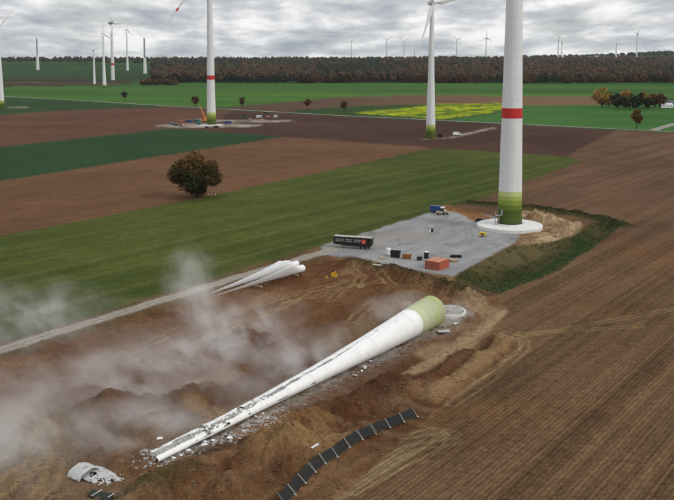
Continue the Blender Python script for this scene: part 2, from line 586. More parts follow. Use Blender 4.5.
def P_(*pts):
    return poly_world(pts)
FIELDS = [  # id, outline
    (1, P_((-150, 78), (40, 79), (136, 80), (128, 84.5), (0, 87), (-150, 89))),
    (2, P_((-150, 89), (0, 87), (128, 84.5), (150, 82), (820, 82), (820, 99), (500, 97), (340, 98), (225, 107), (170, 106), (5, 96.5), (-150, 90))),
    (3, P_((216, 108.5), (340, 97), (420, 95), (500, 96), (608, 96), (600, 105), (500, 105.5), (430, 104), (340, 106.5), (295, 110.5), (290, 112.5))),
    (4, P_((498, 105.5), (600, 105), (820, 103), (820, 141), (636, 130.5), (521, 124.5), (441, 120), (499, 112))),
    (5, P_((290, 112.5), (295, 110.5), (340, 106.5), (430, 104), (500, 105.5), (500, 113), (441, 120.5), (340, 116))),
    (6, P_((352, 113), (396, 108.5), (438, 103.8), (499, 103), (523, 105.5), (505, 110.5), (441, 119))),
    (7, P_((-150, 125), (0, 115), (60, 110.5), (110, 108.5), (170, 107), (240, 111), (300, 114.5), (300, 138.5), (282, 137), (170, 129), (0, 147), (-150, 166))),
    (8, P_((232, 110.5), (300, 114), (345, 116.5), (430, 121), (521, 125), (618, 130.5), (566, 156.5), (422, 147.5), (300, 138.5), (250, 134), (180, 128.5), (215, 124))),
    (9, P_((-150, 166), (0, 147), (170, 128.5), (250, 134), (283, 137), (0, 181), (-150, 204))),
    (10, P_((-150, 204), (0, 181), (283, 137), (300, 138), (422, 147), (432, 148), (340, 168), (200, 198), (0, 236), (-150, 270))),
    (11, P_((-150, 270), (0, 236), (200, 198), (340, 168), (432, 148), (566, 156.5), (584, 161), (466, 204), (437, 211), (330, 244), (0, 344), (-150, 390))),
    (12, STUB), (13, SITE), (14, SPOIL), (15, HOLLOW), (16, PAD),
]
jit = np.clip(Y / 300, 0.5, 3)
JX = X + jit * 0.9 * fbm(X / 6, Y / 6, 3, 41)
JY = Y + jit * 1.3 * fbm(X / 6, Y / 6, 3, 47)
cls = np.zeros(X.shape, np.int8)
# land between the works and the far fields that no outline covers is the bare margin of the stubble
cls[(Y < 420)] = 12
for k, P in FIELDS:
    cls[in_poly(JX, JY, P)] = k
d, _ = line_dist(JX, JY, RIDGES[2][0])
cls[(d < 4.4) & (cls != 14) & (cls != 16)] = 15
d, _ = line_dist(JX, JY, RIDGES[1][0])
cls[d < 4.6] = 20
roadd, roadt = line_dist(JX, JY, ROAD)
cls[roadd < 2.35] = 17
FROAD = P_((-80, 93), (5, 96.3), (90, 101), (170, 106.3), (240, 110), (340, 115.6), (498, 123.2), (636, 130), (760, 136.5))
FROAD2 = P_((652, 130.8), (674, 124), (760, 110))
FROAD3 = P_((-60, 84), (30, 82.5), (60, 83.2), (118, 83))
for (a, b, r1, r2) in ((209, 125.5, 46, 17), (254, 121, 40, 12)):      # works yard round the distant striped turbine
    c0 = on_hill(a, b)
    d = np.hypot((X - c0[0]) / r1, (Y - c0[1]) / r2 / 1.6) + 0.35 * fbm(X / 14, Y / 14, 3, 77)
    cls[d < 1.0] = 19
c0 = on_hill(448, 137.5)
dsp, _ = line_dist(JX, JY, P_((424, 139), (452, 137.5), (470, 133), (496, 127.5)))
cls[dsp < 3.0] = 19
c0 = on_hill(16, 107.5)
cls[(np.abs(X - c0[0]) < 14) & (np.abs(Y - c0[1]) < 9)] = 19

A = X * E1[0] + Y * E1[1]      # along the rows
B = X * E2[0] + Y * E2[1]      # across them
nl = fbm(X / 60, Y / 60, 4, 3)
nm = fbm(X / 11, Y / 11, 4, 5)
nf = fbm(X / 1.7, Y / 1.7, 3, 9)
col = np.zeros((len(X), 3))
def lerp(a, b, t):
    t = np.asarray(t)[:, None]
    return np.asarray(a) * (1 - t) + np.asarray(b) * t
def put(k, c):
    m = cls == k
    col[m] = c[m]
one = np.ones(len(X))
c01 = lambda v: np.clip(v, 0, 1)
far_stripe = vnoise(X / 90, Y / 260, 91)
put(0, lerp((0.017, 0.038, 0.014), (0.030, 0.066, 0.022), c01(0.5 + 0.5 * nl + 0.6 * (far_stripe - .5))))
put(1, lerp((0.034, 0.026, 0.016), (0.050, 0.036, 0.020), c01(0.5 + nl)))
band = c01(0.5 + 0.8 * fbm(X / 400 + Y / 160, Y / 90, 3, 61))
g2 = lerp((0.022, 0.062, 0.017), (0.044, 0.096, 0.022), band)
_, mid_y = on_hill(300, 92)
low = sstep(-0.1, 0.3, (mid_y - Y) / 400 + 0.12 * nl)
put(2, g2 * (1 - 0.0) + low[:, None] * np.array([0.012, 0.024, 0.0]))
put(3, lerp((0.080, 0.047, 0.032), (0.140, 0.086, 0.050), c01((X + 50) / 350 + 0.35 * nl)))
put(4, lerp((0.028, 0.078, 0.018), (0.042, 0.104, 0.024), c01(0.5 + nl + .3 * nm)))
put(5, lerp((0.022, 0.046, 0.013), (0.030, 0.058, 0.016), c01(0.5 + nl)))
Bf = B + 3 * nm
yel = c01(0.40 + 1.1 * (vnoise(A / 70, Bf / 9, 71) - 0.38) + 0.9 * nm + .3 * nf)
put(6, lerp((0.042, 0.092, 0.014), (0.33, 0.35, 0.022), yel))
put(7, lerp((0.066, 0.035, 0.024), (0.098, 0.053, 0.034), c01(0.5 + 0.7 * nl + 0.4 * nm)))
put(8, lerp((0.038, 0.021, 0.016), (0.060, 0.034, 0.025), c01(0.5 + 0.7 * nl + .4 * nm + 0.3 * (vnoise(B / 4, A / 90, 19) - .5))))
put(9, lerp((0.017, 0.040, 0.017), (0.027, 0.058, 0.023), c01(0.5 + 0.5 * nl + 0.3 * nm + 0.25 * (vnoise(B / 6, A / 150, 20) - .5))))
put(10, lerp((0.080, 0.043, 0.027), (0.122, 0.070, 0.042), c01(0.5 + 0.6 * nl + 0.35 * nm + 0.5 * (vnoise(B / 3.2, A / 120, 21) - .5))))
# young winter crop with drill lines and tramlines, browner towards the works
s_ = 0.5 * (vnoise(B / 1.1, A / 60, 22) - .5) + 0.55 * (vnoise(B / 5.0, A / 140, 25) - .5)
g11 = lerp((0.033, 0.044, 0.011), (0.064, 0.076, 0.019), c01(0.45 + 0.5 * nl + 0.3 * nm + s_))
tram = np.minimum(np.abs(((B + 2.0) % 18.0) - 9.0), np.abs(((B + 0.3) % 18.0) - 9.0))
g11 = g11 + (np.exp(-(tram / 0.32) ** 2) * 0.55)[:, None] * (np.array([0.105, 0.092, 0.042]) - g11)
tr2 = sstep(0.5, 1.2, nm + nl + 0.9 * sstep(14, 3, roadd))
g11 = g11 + (0.5 * c01(tr2))[:, None] * (np.array([0.105, 0.072, 0.040]) - g11)
put(11, g11)
# stubble
s1 = 0.65 * (vnoise(B / 0.62, A / 130, 26) - .5) + 0.55 * (vnoise(B / 1.5, A / 200, 29) - .5)
s2 = vnoise(B / 2.9, A / 160, 27) - .5
s3 = vnoise(B / 11.0, A / 300, 28) - .5
speck = fbm(X / 0.55, Y / 0.55, 2, 83)
t12 = c01(0.42 + 0.62 * s1 + 0.26 * s2 + 0.08 * s3 + 0.18 * nm + 0.15 * nl + 0.22 * speck)
g12 = lerp((0.055, 0.032, 0.018), (0.146, 0.092, 0.052), t12)
warm = sstep(0.0, 0.8, fbm(X / 35, Y / 22, 3, 85))
g12 = g12 * (1 + warm[:, None] * np.array([0.16, 0.0, -0.10]))
green_hint = (sstep(0.1, 0.7, fbm(X / 30, Y / 30, 3, 86)) * 0.16 * c01(0.5 + nm))
g12 = g12 + green_hint[:, None] * (np.array([0.070, 0.068, 0.025]) - g12)
far_mix = sstep(260, 420, Y)
g12f = lerp((0.068, 0.040, 0.025), (0.110, 0.066, 0.040), c01(0.5 + 0.5 * nl + .4 * nm + 0.9 * s2 + .3 * s3))
g12 = g12 * (1 - far_mix[:, None]) + g12f * far_mix[:, None]
def tracks(g, pts, gauge=2.0, w=0.36, c=(0.195, 0.145, 0.082), amt=0.80):
    P = poly_world(pts)
    d, t = line_dist(X, Y, P)
    m = np.exp(-((np.abs(d) - gauge / 2) / w) ** 2) * amt * c01(0.65 + 0.6 * nm + .4 * nf)
    return g + m[:, None] * (np.array(c) - g)
for pts in ([(330, 500), (392, 462), (430, 440), (440, 432)], [(352, 492), (398, 466), (436, 446), (442, 434), (420, 428), (360, 446), (318, 470)],
            [(300, 520), (350, 478), (410, 448), (455, 441)], [(400, 437), (440, 430), (455, 434)],
            [(440, 402), (478, 378), (514, 352), (520, 342), (500, 336)], [(452, 404), (488, 380), (524, 350), (524, 340), (505, 333)]):
    g12 = tracks(g12, pts)
for pts in ([(510, 338), (560, 330), (674, 309), (760, 292)], [(520, 334), (600, 329), (640, 326)]):
    g12 = tracks(g12, pts, gauge=1.6, w=0.45, amt=0.75, c=(0.17, 0.128, 0.062))
dd, _ = line_dist(X, Y, P_((420, 418), (500, 408), (600, 414)))
g12 = g12 + (np.exp(-(dd / 4.5) ** 2) * 0.6 * c01(0.6 + nm))[:, None] * (np.array([0.150, 0.080, 0.036]) - g12)
put(12, g12)
# bare soil of the works
TAN, BRN, RED = np.array((0.225, 0.145, 0.082)), np.array((0.128, 0.072, 0.040)), np.array((0.078, 0.037, 0.019))
sw = fbm(A / 26 + 0.4 * nm, B / 3.2 + 0.8 * nl, 4, 51)
sw2 = fbm(B / 18, A / 2.6, 4, 57)
g13 = lerp(BRN, TAN, c01(0.08 + 0.70 * sw + 0.42 * nm + 0.30 * nf + 0.22 * speck))
g13 = g13 + c01(0.48 + 1.4 * fbm(X / 14, Y / 14, 4, 53) - 0.35 * sw + 0.4 * nf)[:, None] * (RED - g13)
g13 = g13 + (0.35 * sstep(0.15, 0.6, sw2))[:, None] * (np.array((0.19, 0.14, 0.09)) - g13)
def blob(pts, c, w, amt, g):
    d, _ = line_dist(X, Y, poly_world(pts))
    m = sstep(w, w * 0.45, d + 0.35 * w * nm + .12 * w * nf) * amt
    return g + m[:, None] * (np.array(c) - g)
g13 = blob([(365, 398), (392, 388), (415, 376)], (0.062, 0.030, 0.018), 5.5, 0.9, g13)
g13 = blob([(40, 390), (120, 372), (220, 345), (290, 325)], (0.118, 0.062, 0.034), 26, 0.60, g13)
g13 = blob([(235, 345), (262, 345)], (0.082, 0.037, 0.020), 9, 0.85, g13)
g13 = blob([(95, 412), (140, 400)], (0.085, 0.040, 0.024), 10, 0.75, g13)
g13 = blob([(180, 415), (250, 385), (300, 360)], (0.080, 0.042, 0.026), 6, 0.7, g13)
g13 = blob([(300, 285), (350, 300), (420, 290)], (0.105, 0.055, 0.030), 9, 0.6, g13)
g13 = blob([(352, 264), (400, 272), (440, 283), (478, 296)], (0.062, 0.048, 0.024), 4.5, 0.85, g13)
g13 = blob([(330, 345), (400, 300), (415, 292)], (0.160, 0.122, 0.080), 4.5, 0.6, g13)
g13 = blob([(430, 398), (470, 372), (505, 345)], (0.22, 0.145, 0.08), 3.5, 0.8, g13)
g13 = blob([(470, 300), (497, 316), (470, 340), (430, 352)], (0.235, 0.165, 0.10), 4.5, 0.75, g13)
g13 = blob([(506, 312), (480, 332), (440, 355), (400, 375)], (0.27, 0.195, 0.12), 2.0, 0.8, g13)
g13 = blob([(400, 386), (440, 364), (488, 340)], (0.075, 0.043, 0.025), 2.0, 0.7, g13)
g13 = blob([(262, 432), (285, 428), (312, 420)], (0.175, 0.100, 0.048), 6, 0.8, g13)
g13 = blob([(262, 455), (300, 452), (330, 440)], (0.205, 0.130, 0.066), 5, 0.65, g13)
g13 = blob([(200, 450), (232, 446)], (0.070, 0.045, 0.028), 4, 0.8, g13)
g13 = blob([(140, 492), (175, 482)], (0.060, 0.050, 0.022), 5, 0.75, g13)
g13 = blob([(-20, 480), (40, 470), (70, 500)], (0.150, 0.112, 0.074), 15, 0.6, g13)
g13 = blob([(0, 440), (60, 420)], (0.115, 0.085, 0.050), 14, 0.5, g13)
g13 = blob([(195, 405), (215, 412)], (0.19, 0.12, 0.05), 3, 0.6, g13)
for pts in ([(-20, 500), (30, 470), (50, 440), (20, 410)], [(10, 520), (50, 478), (60, 452), (48, 430)], [(-30, 470), (20, 452), (30, 430)], [(280, 310), (315, 292), (380, 280)], [(120, 352), (200, 322), (300, 292), (345, 280)], [(130, 362), (215, 330), (310, 298), (360, 284)], [(330, 300), (352, 288), (362, 276), (350, 268)], [(350, 320), (380, 296), (395, 284), (380, 275)]):
    g13 = tracks(g13, pts, gauge=2.2, w=0.5, amt=0.65, c=(0.23, 0.165, 0.09))
verge = sstep(9.0, 3.0, roadd + 2.2 * nm) * c01(0.6 + 1.3 * nf)
g13 = g13 + (0.75 * verge)[:, None] * (np.array((0.085, 0.072, 0.042)) - g13)
# pale cement dust thrown out along the tower and at its footing
ta = (X - TB[0]) * TDIR[0] + (Y - TB[1]) * TDIR[1]
tb = np.abs(-(X - TB[0]) * TDIR[1] + (Y - TB[1]) * TDIR[0])
dep = np.exp(-(tb / np.interp(ta, [-12, 0, TLEN], [4, 6.2, 3.6])) ** 2) * sstep(-14, -4, ta) * sstep(TLEN + 3, TLEN - 6, ta)
g13 = g13 + (0.75 * dep * c01(0.55 + 0.9 * nm + 0.5 * nf))[:, None] * (np.array((0.30, 0.285, 0.262)) - g13)
dr = np.hypot(X - RINGC[0], Y - RINGC[1])
g13 = g13 + (sstep(9, 3.5, dr + 2 * nm) * 0.8)[:, None] * (np.array((0.34, 0.325, 0.30)) - g13)
put(13, g13)
put(14, lerp((0.17, 0.108, 0.058), (0.37, 0.28, 0.180), c01(0.45 + 0.9 * nm + 0.8 * nf + .3 * speck)))
g15 = lerp((0.018, 0.026, 0.009), (0.068, 0.058, 0.025), c01(0.42 + 0.9 * nm + 0.35 * nf))
padedge, _ = line_dist(X, Y, P_((470, 266), (500, 257), (545, 244)))
g15 = g15 + (sstep(7.0, 2.0, padedge + 2 * nm) * 0.8)[:, None] * (np.array((0.088, 0.070, 0.036)) - g15)
lush, _ = line_dist(X, Y, P_((490, 288), (540, 268), (590, 240)))
g15 = g15 + (sstep(6.5, 2.0, lush + 2.5 * nm) * 0.85)[:, None] * (np.array((0.014, 0.038, 0.011)) - g15)
put(15, g15)
put(20, lerp((0.115, 0.056, 0.027), (0.205, 0.115, 0.060), c01(0.5 + 0.9 * nm + 0.6 * nf)))
pn = fbm(A / 14, B / 3, 4, 63)
g16 = lerp((0.195, 0.199, 0.205), (0.310, 0.308, 0.302), c01(0.5 + 0.6 * nl + 0.55 * pn + 0.35 * nm))
stain, _ = line_dist(X, Y, P_((352, 246), (385, 238), (420, 234)))
g16 = g16 + (sstep(12, 2, stain + 5 * nm) * 0.45)[:, None] * (np.array((0.25, 0.215, 0.165)) - g16)
for pts in ([(340, 250), (400, 232), (445, 213)], [(400, 262), (440, 245), (478, 228)], [(430, 252), (470, 232)], [(440, 270), (500, 245)], [(380, 250), (420, 244), (455, 224), (470, 216)]):
    g16 = tracks(g16, pts, gauge=2.0, w=0.5, amt=0.35, c=(0.31, 0.31, 0.305))
for pts in ([(345, 252), (395, 246), (430, 240), (480, 238)], [(400, 258), (430, 240), (440, 222), (446, 214)], [(420, 262), (450, 250), (470, 240), (468, 226)]):
    g16 = tracks(g16, pts, gauge=1.9, w=0.4, amt=0.5, c=(0.135, 0.132, 0.128))
wet = sstep(0.35, 0.6, fbm(X / 5.5, Y / 8, 4, 88))
g16 = g16 * (1 - 0.28 * wet[:, None])
put(16, g16)
rut = np.exp(-((roadd - 0.95) / 0.45) ** 2)
put(17, lerp((0.215, 0.185, 0.150), (0.300, 0.270, 0.230), c01(0.45 + 0.5 * nm + 0.3 * nf)) + (rut * 0.05)[:, None] - (np.exp(-(roadd / 0.4) ** 2) * 0.04 * c01(.5 + nm))[:, None])
put(18, lerp((0.24, 0.225, 0.20), (0.33, 0.31, 0.28), c01(0.5 + nm)))
put(19, lerp((0.15, 0.115, 0.085), (0.36, 0.33, 0.29), c01(0.5 + 1.2 * fbm(X / 9, Y / 9, 3, 67))))
# grass tussocks on the long banks round the pad
lum = col.mean(1, keepdims=True)
sat = np.full(len(X), 1.08)
sat[np.isin(cls, (16, 17, 19))] = 1.0
sat[np.isin(cls, (7, 8, 10, 20))] = 1.18
sat[cls == 13] = 1.12
col = lum + (col - lum) * sat[:, None]
gain = np.ones(len(X))
gain[cls == 13] = 1.15
gain[cls == 12] = 1.22
gain[cls == 11] = 1.2
gain[cls == 15] = 1.25
gain[np.isin(cls, (2, 4))] = 1.15
col = col * gain[:, None]
col = np.clip(col * np.where(np.isin(cls, (7, 8, 10, 20)), 1.10, 1.0)[:, None], 0.003, 0.6)
c3 = col.reshape(len(Yr), NC, 3)
k2 = cls.reshape(len(Yr), NC)
edge = np.zeros(k2.shape, bool)
edge[1:] |= k2[1:] != k2[:-1]; edge[:-1] |= k2[1:] != k2[:-1]
edge[:, 1:] |= k2[:, 1:] != k2[:, :-1]; edge[:, :-1] |= k2[:, 1:] != k2[:, :-1]
for _ in range(2):
    pd = np.pad(c3, ((1, 1), (1, 1), (0, 0)), mode='edge')
    bl = (pd[:-2, 1:-1] + pd[2:, 1:-1] + pd[1:-1, :-2] + pd[1:-1, 2:] + 2 * c3) / 6
    c3 = np.where(edge[:, :, None], bl, c3)
    e2_ = edge.copy()
    e2_[:, 1:] |= edge[:, :-1]; e2_[:, :-1] |= edge[:, 1:]
    edge = e2_
col = c3.reshape(-1, 3)
# small clods give the bare soil a broken surface
Z = Z + np.where(cls == 13, 0.20 * nf + 0.13 * speck, 0) + np.where(cls == 12, (0.07 * s1 + 0.05 * speck) * (1 - far_mix), 0) + np.where(cls == 20, 0.35 * nf + 0.15 * speck, 0) + np.where(cls == 14, 0.55 * nf + 0.2 * speck, 0) + np.where(cls == 15, 0.22 * nf + 0.10 * speck, 0)

LAND_NAMES = {
    0: ('hillside', 'distant dark green farmland rising to the horizon'), 1: ('brown_field', 'narrow dark brown strip among green fields behind the turbine cluster'),
    2: ('green_meadow', 'long bright green field in front of the autumn wood'), 3: ('bare_field', 'pale brown harvested strip behind the yellow flowering field'),
    4: ('green_field', 'bright green field with round orange tree and copse'), 5: ('grass_field', 'dark green field around the yellow flowering strip'),
    6: ('rapeseed_field', 'yellow flowering field beyond the white tower'), 7: ('ploughed_field', 'reddish brown ploughed field left of the distant striped tower'),
    8: ('dark_ploughed_field', 'very dark ploughed field around the white tower with a van'), 9: ('winter_crop_field', 'dark blue green crop strip across the left'),
    10: ('harrowed_field', 'brown harrowed field behind the big round tree'), 11: ('young_crop_field', 'wide olive green field between the tree and gravel track'),
    12: ('stubble_field', 'large brown field with drill rows filling the right'), 13: ('bare_soil', 'churned brown soil of the demolition site'),
    14: ('spoil_ground', 'light tan spoil heaps beside the round white foundation'), 15: ('grass_bank', 'dark grassy bank and hollow beside the gravel pad'),
    16: ('gravel_pad', 'grey gravel crane pad in front of the striped tower'), 17: ('gravel_track', 'pale gravel track running to the crane pad'),
    20: ('earth_mound', 'rusty brown earth mound along the back of the gravel pad'),
    19: ('gravel_yard', 'pale gravel yards around the distant turbine bases'),
}
NRT = len(Yr)
idx = np.arange(NRT * NC).reshape(NRT, NC)
quads = np.stack([idx[:-1, :-1].ravel(), idx[:-1, 1:].ravel(), idx[1:, 1:].ravel(), idx[1:, :-1].ravel()], 1)
V = np.stack([X, Y, Z], 1)
fc = cls[quads[:, 0]]
for k, (nm_, lab) in LAND_NAMES.items():
    F = quads[fc == k]
    if not len(F):
        continue
    uq, invx = np.unique(F, return_inverse=True)
    me = np_mesh(nm_, V[uq], invx.reshape(F.shape), col[uq])
    o = link_mesh(nm_, me, {12: M_STUB, 13: M_DIRT, 14: M_DIRT, 20: M_DIRT, 15: M_DIRT, 11: M_CROP, 10: M_CROP, 9: M_CROP, 16: M_GRAV, 17: M_GRAV}.get(k, M_LAND))
    tag(o, lab, nm_.replace('_', ' '), kind='structure')
M_FROAD = mat('farm_road_gravel', (0.25, 0.23, 0.20), rough=1, var=.35, scale=.08)
for P, w, lab in ((FROAD, 3.4, 'thin pale farm road crossing the far fields'), (FROAD2, 4.5, 'pale road leaving the far fields at the right edge'), (FROAD3, 3.5, 'short pale track at the foot of the left turbine cluster')):
    b_v, b_f = [], []
    pts_ = []
    for a_, c_ in zip(P[:-1], P[1:]):
        n_ = max(2, int(np.linalg.norm(c_ - a_) / 12))
        pts_ += [a_ + (c_ - a_) * i / n_ for i in range(n_)]
    pts_.append(P[-1])
    pts_ = np.array(pts_)
    tg = np.gradient(pts_, axis=0)
    tg /= np.linalg.norm(tg, axis=1)[:, None]
    nrm_ = np.stack([-tg[:, 1], tg[:, 0]], 1)
    for sgn in (-1, 1):
        q = pts_ + nrm_ * sgn * w * (1 + 0.25 * fbm(pts_[:, :1] / 30, pts_[:, 1:] / 30 + sgn, 2, 5))
        b_v.append(np.concatenate([q, (hills(q[:, 0], q[:, 1]) + 0.25)[:, None]], 1))
    n_ = len(pts_)
    ii = np.arange(n_ - 1)
    me = np_mesh('farm_road', np.concatenate(b_v), np.stack([ii, ii + n_, ii + n_ + 1, ii + 1], 1))
    tag(link_mesh('farm_road', me, M_FROAD), lab, 'farm road', kind='structure')
# the land goes on beyond the surveyed part
gm = MB()
gm.add([(-20000, -3000, -6), (20000, -3000, -6), (20000, 20000, -6), (-20000, 20000, -6)], [(0, 1, 2, 3)])
tag(gm.build('ground', mat('outer_land', (0.06, 0.05, 0.03), rough=1, var=0.3, scale=0.01)), 'farmland beyond the surveyed fields', 'ground', kind='structure')

# ------------------------------------------------------------------ trees
def leaf_cloud(centres, radii, n, size, cols, squash=1.0, seed=0, dark=0.5):
    """leaf-sized quads through the outer part of many overlapping clumps"""
    r = np.random.default_rng(seed)
    k = r.integers(0, len(centres), n)
    v = r.normal(size=(n, 3))
    v /= np.linalg.norm(v, axis=1)[:, None]
    rad = radii[k] * (0.35 + 0.7 * r.random(n) ** 0.6)
    c = centres[k] + v * rad[:, None] * np.array([1, 1, squash])
    a = r.normal(size=(n, 3))
    a /= np.linalg.norm(a, axis=1)[:, None]
    b = np.cross(a, r.normal(size=(n, 3)))
    b /= np.linalg.norm(b, axis=1)[:, None]
    s = size * (0.6 + 0.8 * r.random(n))[:, None]
    V = np.stack([c - a * s - b * s * .6, c + a * s - b * s * .6, c + a * s + b * s * .6, c - a * s + b * s * .6], 1).reshape(-1, 3)
    F = np.arange(n * 4).reshape(n, 4)
    ck = cols[r.integers(0, len(cols), len(centres))][k] * (0.75 + 0.5 * r.random((n, 1)))
    return V, F, np.repeat(ck, 4, 0), c
def make_tree(name, loc, H, Wd, trunk_frac, cols, nleaf, size, label, seed, group=None, lumps=26, top_cols=None, cat='tree', squash=.8):
    r = np.random.default_rng(seed)
    t = thing(name, (loc[0], loc[1], loc[2]), label, cat, group)
    rz = (H * (1 - trunk_frac)) / 2
    cz = H - rz
    pts, rad = [], []
    while len(pts) < lumps:
        p = r.uniform(-1, 1, 3)
        if np.dot(p, p) > 1 or (p[2] < -0.35 and math.hypot(p[0], p[1]) > 0.62):
            continue
        q = 0.80
        pts.append((p[0] * Wd / 2 * q, p[1] * Wd / 2 * q, cz + p[2] * rz * q))
        rad.append((0.20 + 0.16 * r.random()) * min(Wd, 2 * rz) / 2 * 1.25)
    pts, rad = np.array(pts), np.array(rad)
    V, F, cc, cen = leaf_cloud(pts, rad, nleaf, size, np.array(cols), squash, seed)
    if top_cols is not None:
        up = sstep(-0.1, 0.9, (cen[:, 2] - cz) / rz + 0.5 * fbm(cen[:, 0] / 2.5, cen[:, 2] / 2.5, 3, seed)) * r.random(len(cen)) ** 0.5
        tc_ = np.array(top_cols)[r.integers(0, len(top_cols), len(cen))]
        cc = cc * (1 - np.repeat(up, 4)[:, None]) + np.repeat(tc_, 4, 0) * np.repeat(up, 4)[:, None]
    link_mesh('crown', np_mesh('crown', V, F, cc, 'leaf_colour'), M_LEAF, t)
    m = MB()
    tr = max(0.03 * H, 0.12)
    m.rings([[(rr * math.cos(2 * PI * j / 9), rr * math.sin(2 * PI * j / 9), z) for j in range(9)] for rr, z in ((tr * 1.5, -0.3), (tr, 0.05 * H), (tr * .8, trunk_frac * H), (tr * .4, cz + rz * .3))])
    for i in range(min(9, lumps)):
        p = Vector(pts[i])
        z0 = H * (trunk_frac * 0.7 + 0.25 * r.random())
        midp = Vector((p.x * .45, p.y * .45, z0 + (p.z - z0) * 0.55))
        m.tube((0, 0, z0), midp, tr * .5, tr * .3, 6)
        m.tube(midp, p, tr * .3, tr * .1, 6)
    m.build('trunk', M_BARK, t, smooth=True)
    return t
def ground3(px, py):
    x, y = on_hill(px, py)
    return (x, y, gz(x, y))
g = ground3(197, 197.5)
make_tree('broadleaf_tree', g, 20.8, 25.5, 0.0, [(0.052, 0.044, 0.016), (0.036, 0.042, 0.015), (0.070, 0.048, 0.018)], 24000, 0.30,
          'large round dark tree with rust tinged crown standing alone in the field', 5, lumps=64, top_cols=[(0.24, 0.105, 0.032), (0.18, 0.092, 0.030), (0.12, 0.085, 0.028)])
small = [  # x, y of the foot, top, width, palette, label
    (125, 101, 90.5, 7.5, 0, 'small dark bare tree beside the far farm road at left'),
    (195, 108, 95.5, 8, 1, 'small rust brown tree left of the distant striped tower'),
    (242, 108.5, 96, 6.5, 2, 'slim bare brown tree right of the distant striped tower'),
    (307, 109, 98.5, 9.5, 1, 'small round rust tree at the edge of the brown strip'),
    (344, 112.5, 100, 8, 2, 'small thin reddish tree by the far road near the yellow field'),
    (636.5, 129.5, 109.5, 13, 3, 'round orange tree with bare stem below the copse'),
]
PAL = [[(0.040, 0.036, 0.024), (0.055, 0.044, 0.028)], [(0.120, 0.056, 0.024), (0.090, 0.050, 0.024)], [(0.105, 0.056, 0.034), (0.085, 0.050, 0.034)],
       [(0.22, 0.095, 0.022), (0.15, 0.070, 0.020), (0.10, 0.060, 0.018)], [(0.26, 0.150, 0.028), (0.19, 0.100, 0.024)], [(0.026, 0.034, 0.012), (0.018, 0.022, 0.009)], [(0.13, 0.052, 0.018), (0.09, 0.044, 0.016)]]
for i, (px, py, top, w, pal, lab) in enumerate(small):
    p = ground3(px, py)
    sc = FPX / p[1]
    make_tree('field_tree', p, (py - top) / sc, w / sc, 0.30 if pal != 2 else 0.25, PAL[pal], 900 if pal in (0, 2) else 1800, 0.55, lab, 40 + i, 'small trees along the far road', lumps=22)
copse = [
    (602, 107, 92, 12, 4, 'leftmost orange tree of the copse'), (609, 107, 93.5, 6, 3, 'narrow orange tree second from the left in the copse'),
    (618, 108.5, 97, 10, 5, 'dark evergreen low tree behind the narrow orange tree of the copse'), (626, 107, 93.5, 10, 4, 'yellow topped tree near the middle of the copse'),
    (630, 109.5, 99, 14, 5, 'dark bushy tree in the middle front of the copse'), (637, 108, 95, 10, 5, 'tall dark green tree right of the copse middle'),
    (645, 107.5, 94.5, 8, 4, 'pale orange slanting tree right of the copse middle'), (648, 109, 100, 12, 5, 'dark low bush at the right front of the copse'),
    (655, 107.5, 94, 9, 6, 'red brown tree near the right end of the copse'), (661, 107.5, 96, 8, 6, 'rightmost rusty tree of the copse'),
]
for i, (px, py, top, w, pal, lab) in enumerate(copse):
    p = ground3(px, py)
    sc = FPX / p[1]
    make_tree('copse_tree', p, (py - top) / sc * 1.35, w / sc * 1.6, 0.03, [tuple(v * 1.35 for v in c_) for c_ in PAL[pal]], 2200, 0.65, lab, 80 + i, 'trees of the copse', lumps=20)

# the wood behind: a mass of trees nobody could count
def forest(name, label, trees, seed, leafy):
    r = np.random.default_rng(seed)
    Vs, Fs, Cs = [], [], []
    off = 0
    ico = bmesh.new()
    bmesh.ops.create_icosphere(ico, subdivisions=1, radius=1)
    ico.verts.index_update()
    iv = np.array([v.co[:] for v in ico.verts])
    jf = np.array([[v.index for v in f.verts] for f in ico.faces])
    ico.free()
    for (x, y, z, h, w, conifer, c) in trees:
        if leafy:
            n = 60
            v = r.normal(size=(n, 3))
            v /= np.linalg.norm(v, axis=1)[:, None]
            rad = (0.55 + 0.5 * r.random((n, 1)))
            p = v * rad * np.array([w / 2, w / 2, h * 0.46]) + np.array([x, y, z + h * 0.50])
            if conifer:
                k = np.clip((p[:, 2] - z) / h, 0, 1)
                p[:, :2] = (p[:, :2] - [x, y]) * (1.25 * (1 - k) + 0.08)[:, None] + [x, y]
            a = r.normal(size=(n, 3))
            b = r.normal(size=(n, 3))
            s = w * 0.12
            tri = np.stack([p + a * s, p + b * s, p - (a + b) * s * .6], 1).reshape(-1, 3)
            Vs.append(tri)
            Fs.append(np.arange(n * 3).reshape(n, 3) + off)
            Cs.append(np.repeat(np.array(c)[None] * (0.6 + 0.8 * r.random((n, 1))), 3, 0))
            off += n * 3
        else:
            q = iv * (0.72 + 0.5 * r.random((len(iv), 1)))
            if conifer:
                k = (q[:, 2:3] + 1) / 2
                q = np.concatenate([q[:, :2] * (1.2 - k), q[:, 2:3]], 1)
            a = r.random() * 6.28
            ca, sa = math.cos(a), math.sin(a)
            q = np.stack([q[:, 0] * ca - q[:, 1] * sa, q[:, 0] * sa + q[:, 1] * ca, q[:, 2]], 1)
            Vs.append(q * np.array([w / 2, w / 2, h / 2]) + np.array([x, y, z + h * 0.5]))
            Fs.append(jf + off)
            Cs.append(np.array(c)[None] * (0.7 + 0.6 * r.random((len(iv), 1))))
            off += len(iv)
    me = np_mesh(name, np.concatenate(Vs), np.concatenate(Fs), np.concatenate(Cs), 'leaf_colour')
    o = link_mesh(name, me, M_LEAF)
    return tag(o, label, 'forest', kind='stuff')
FR = np.random.default_rng(99)
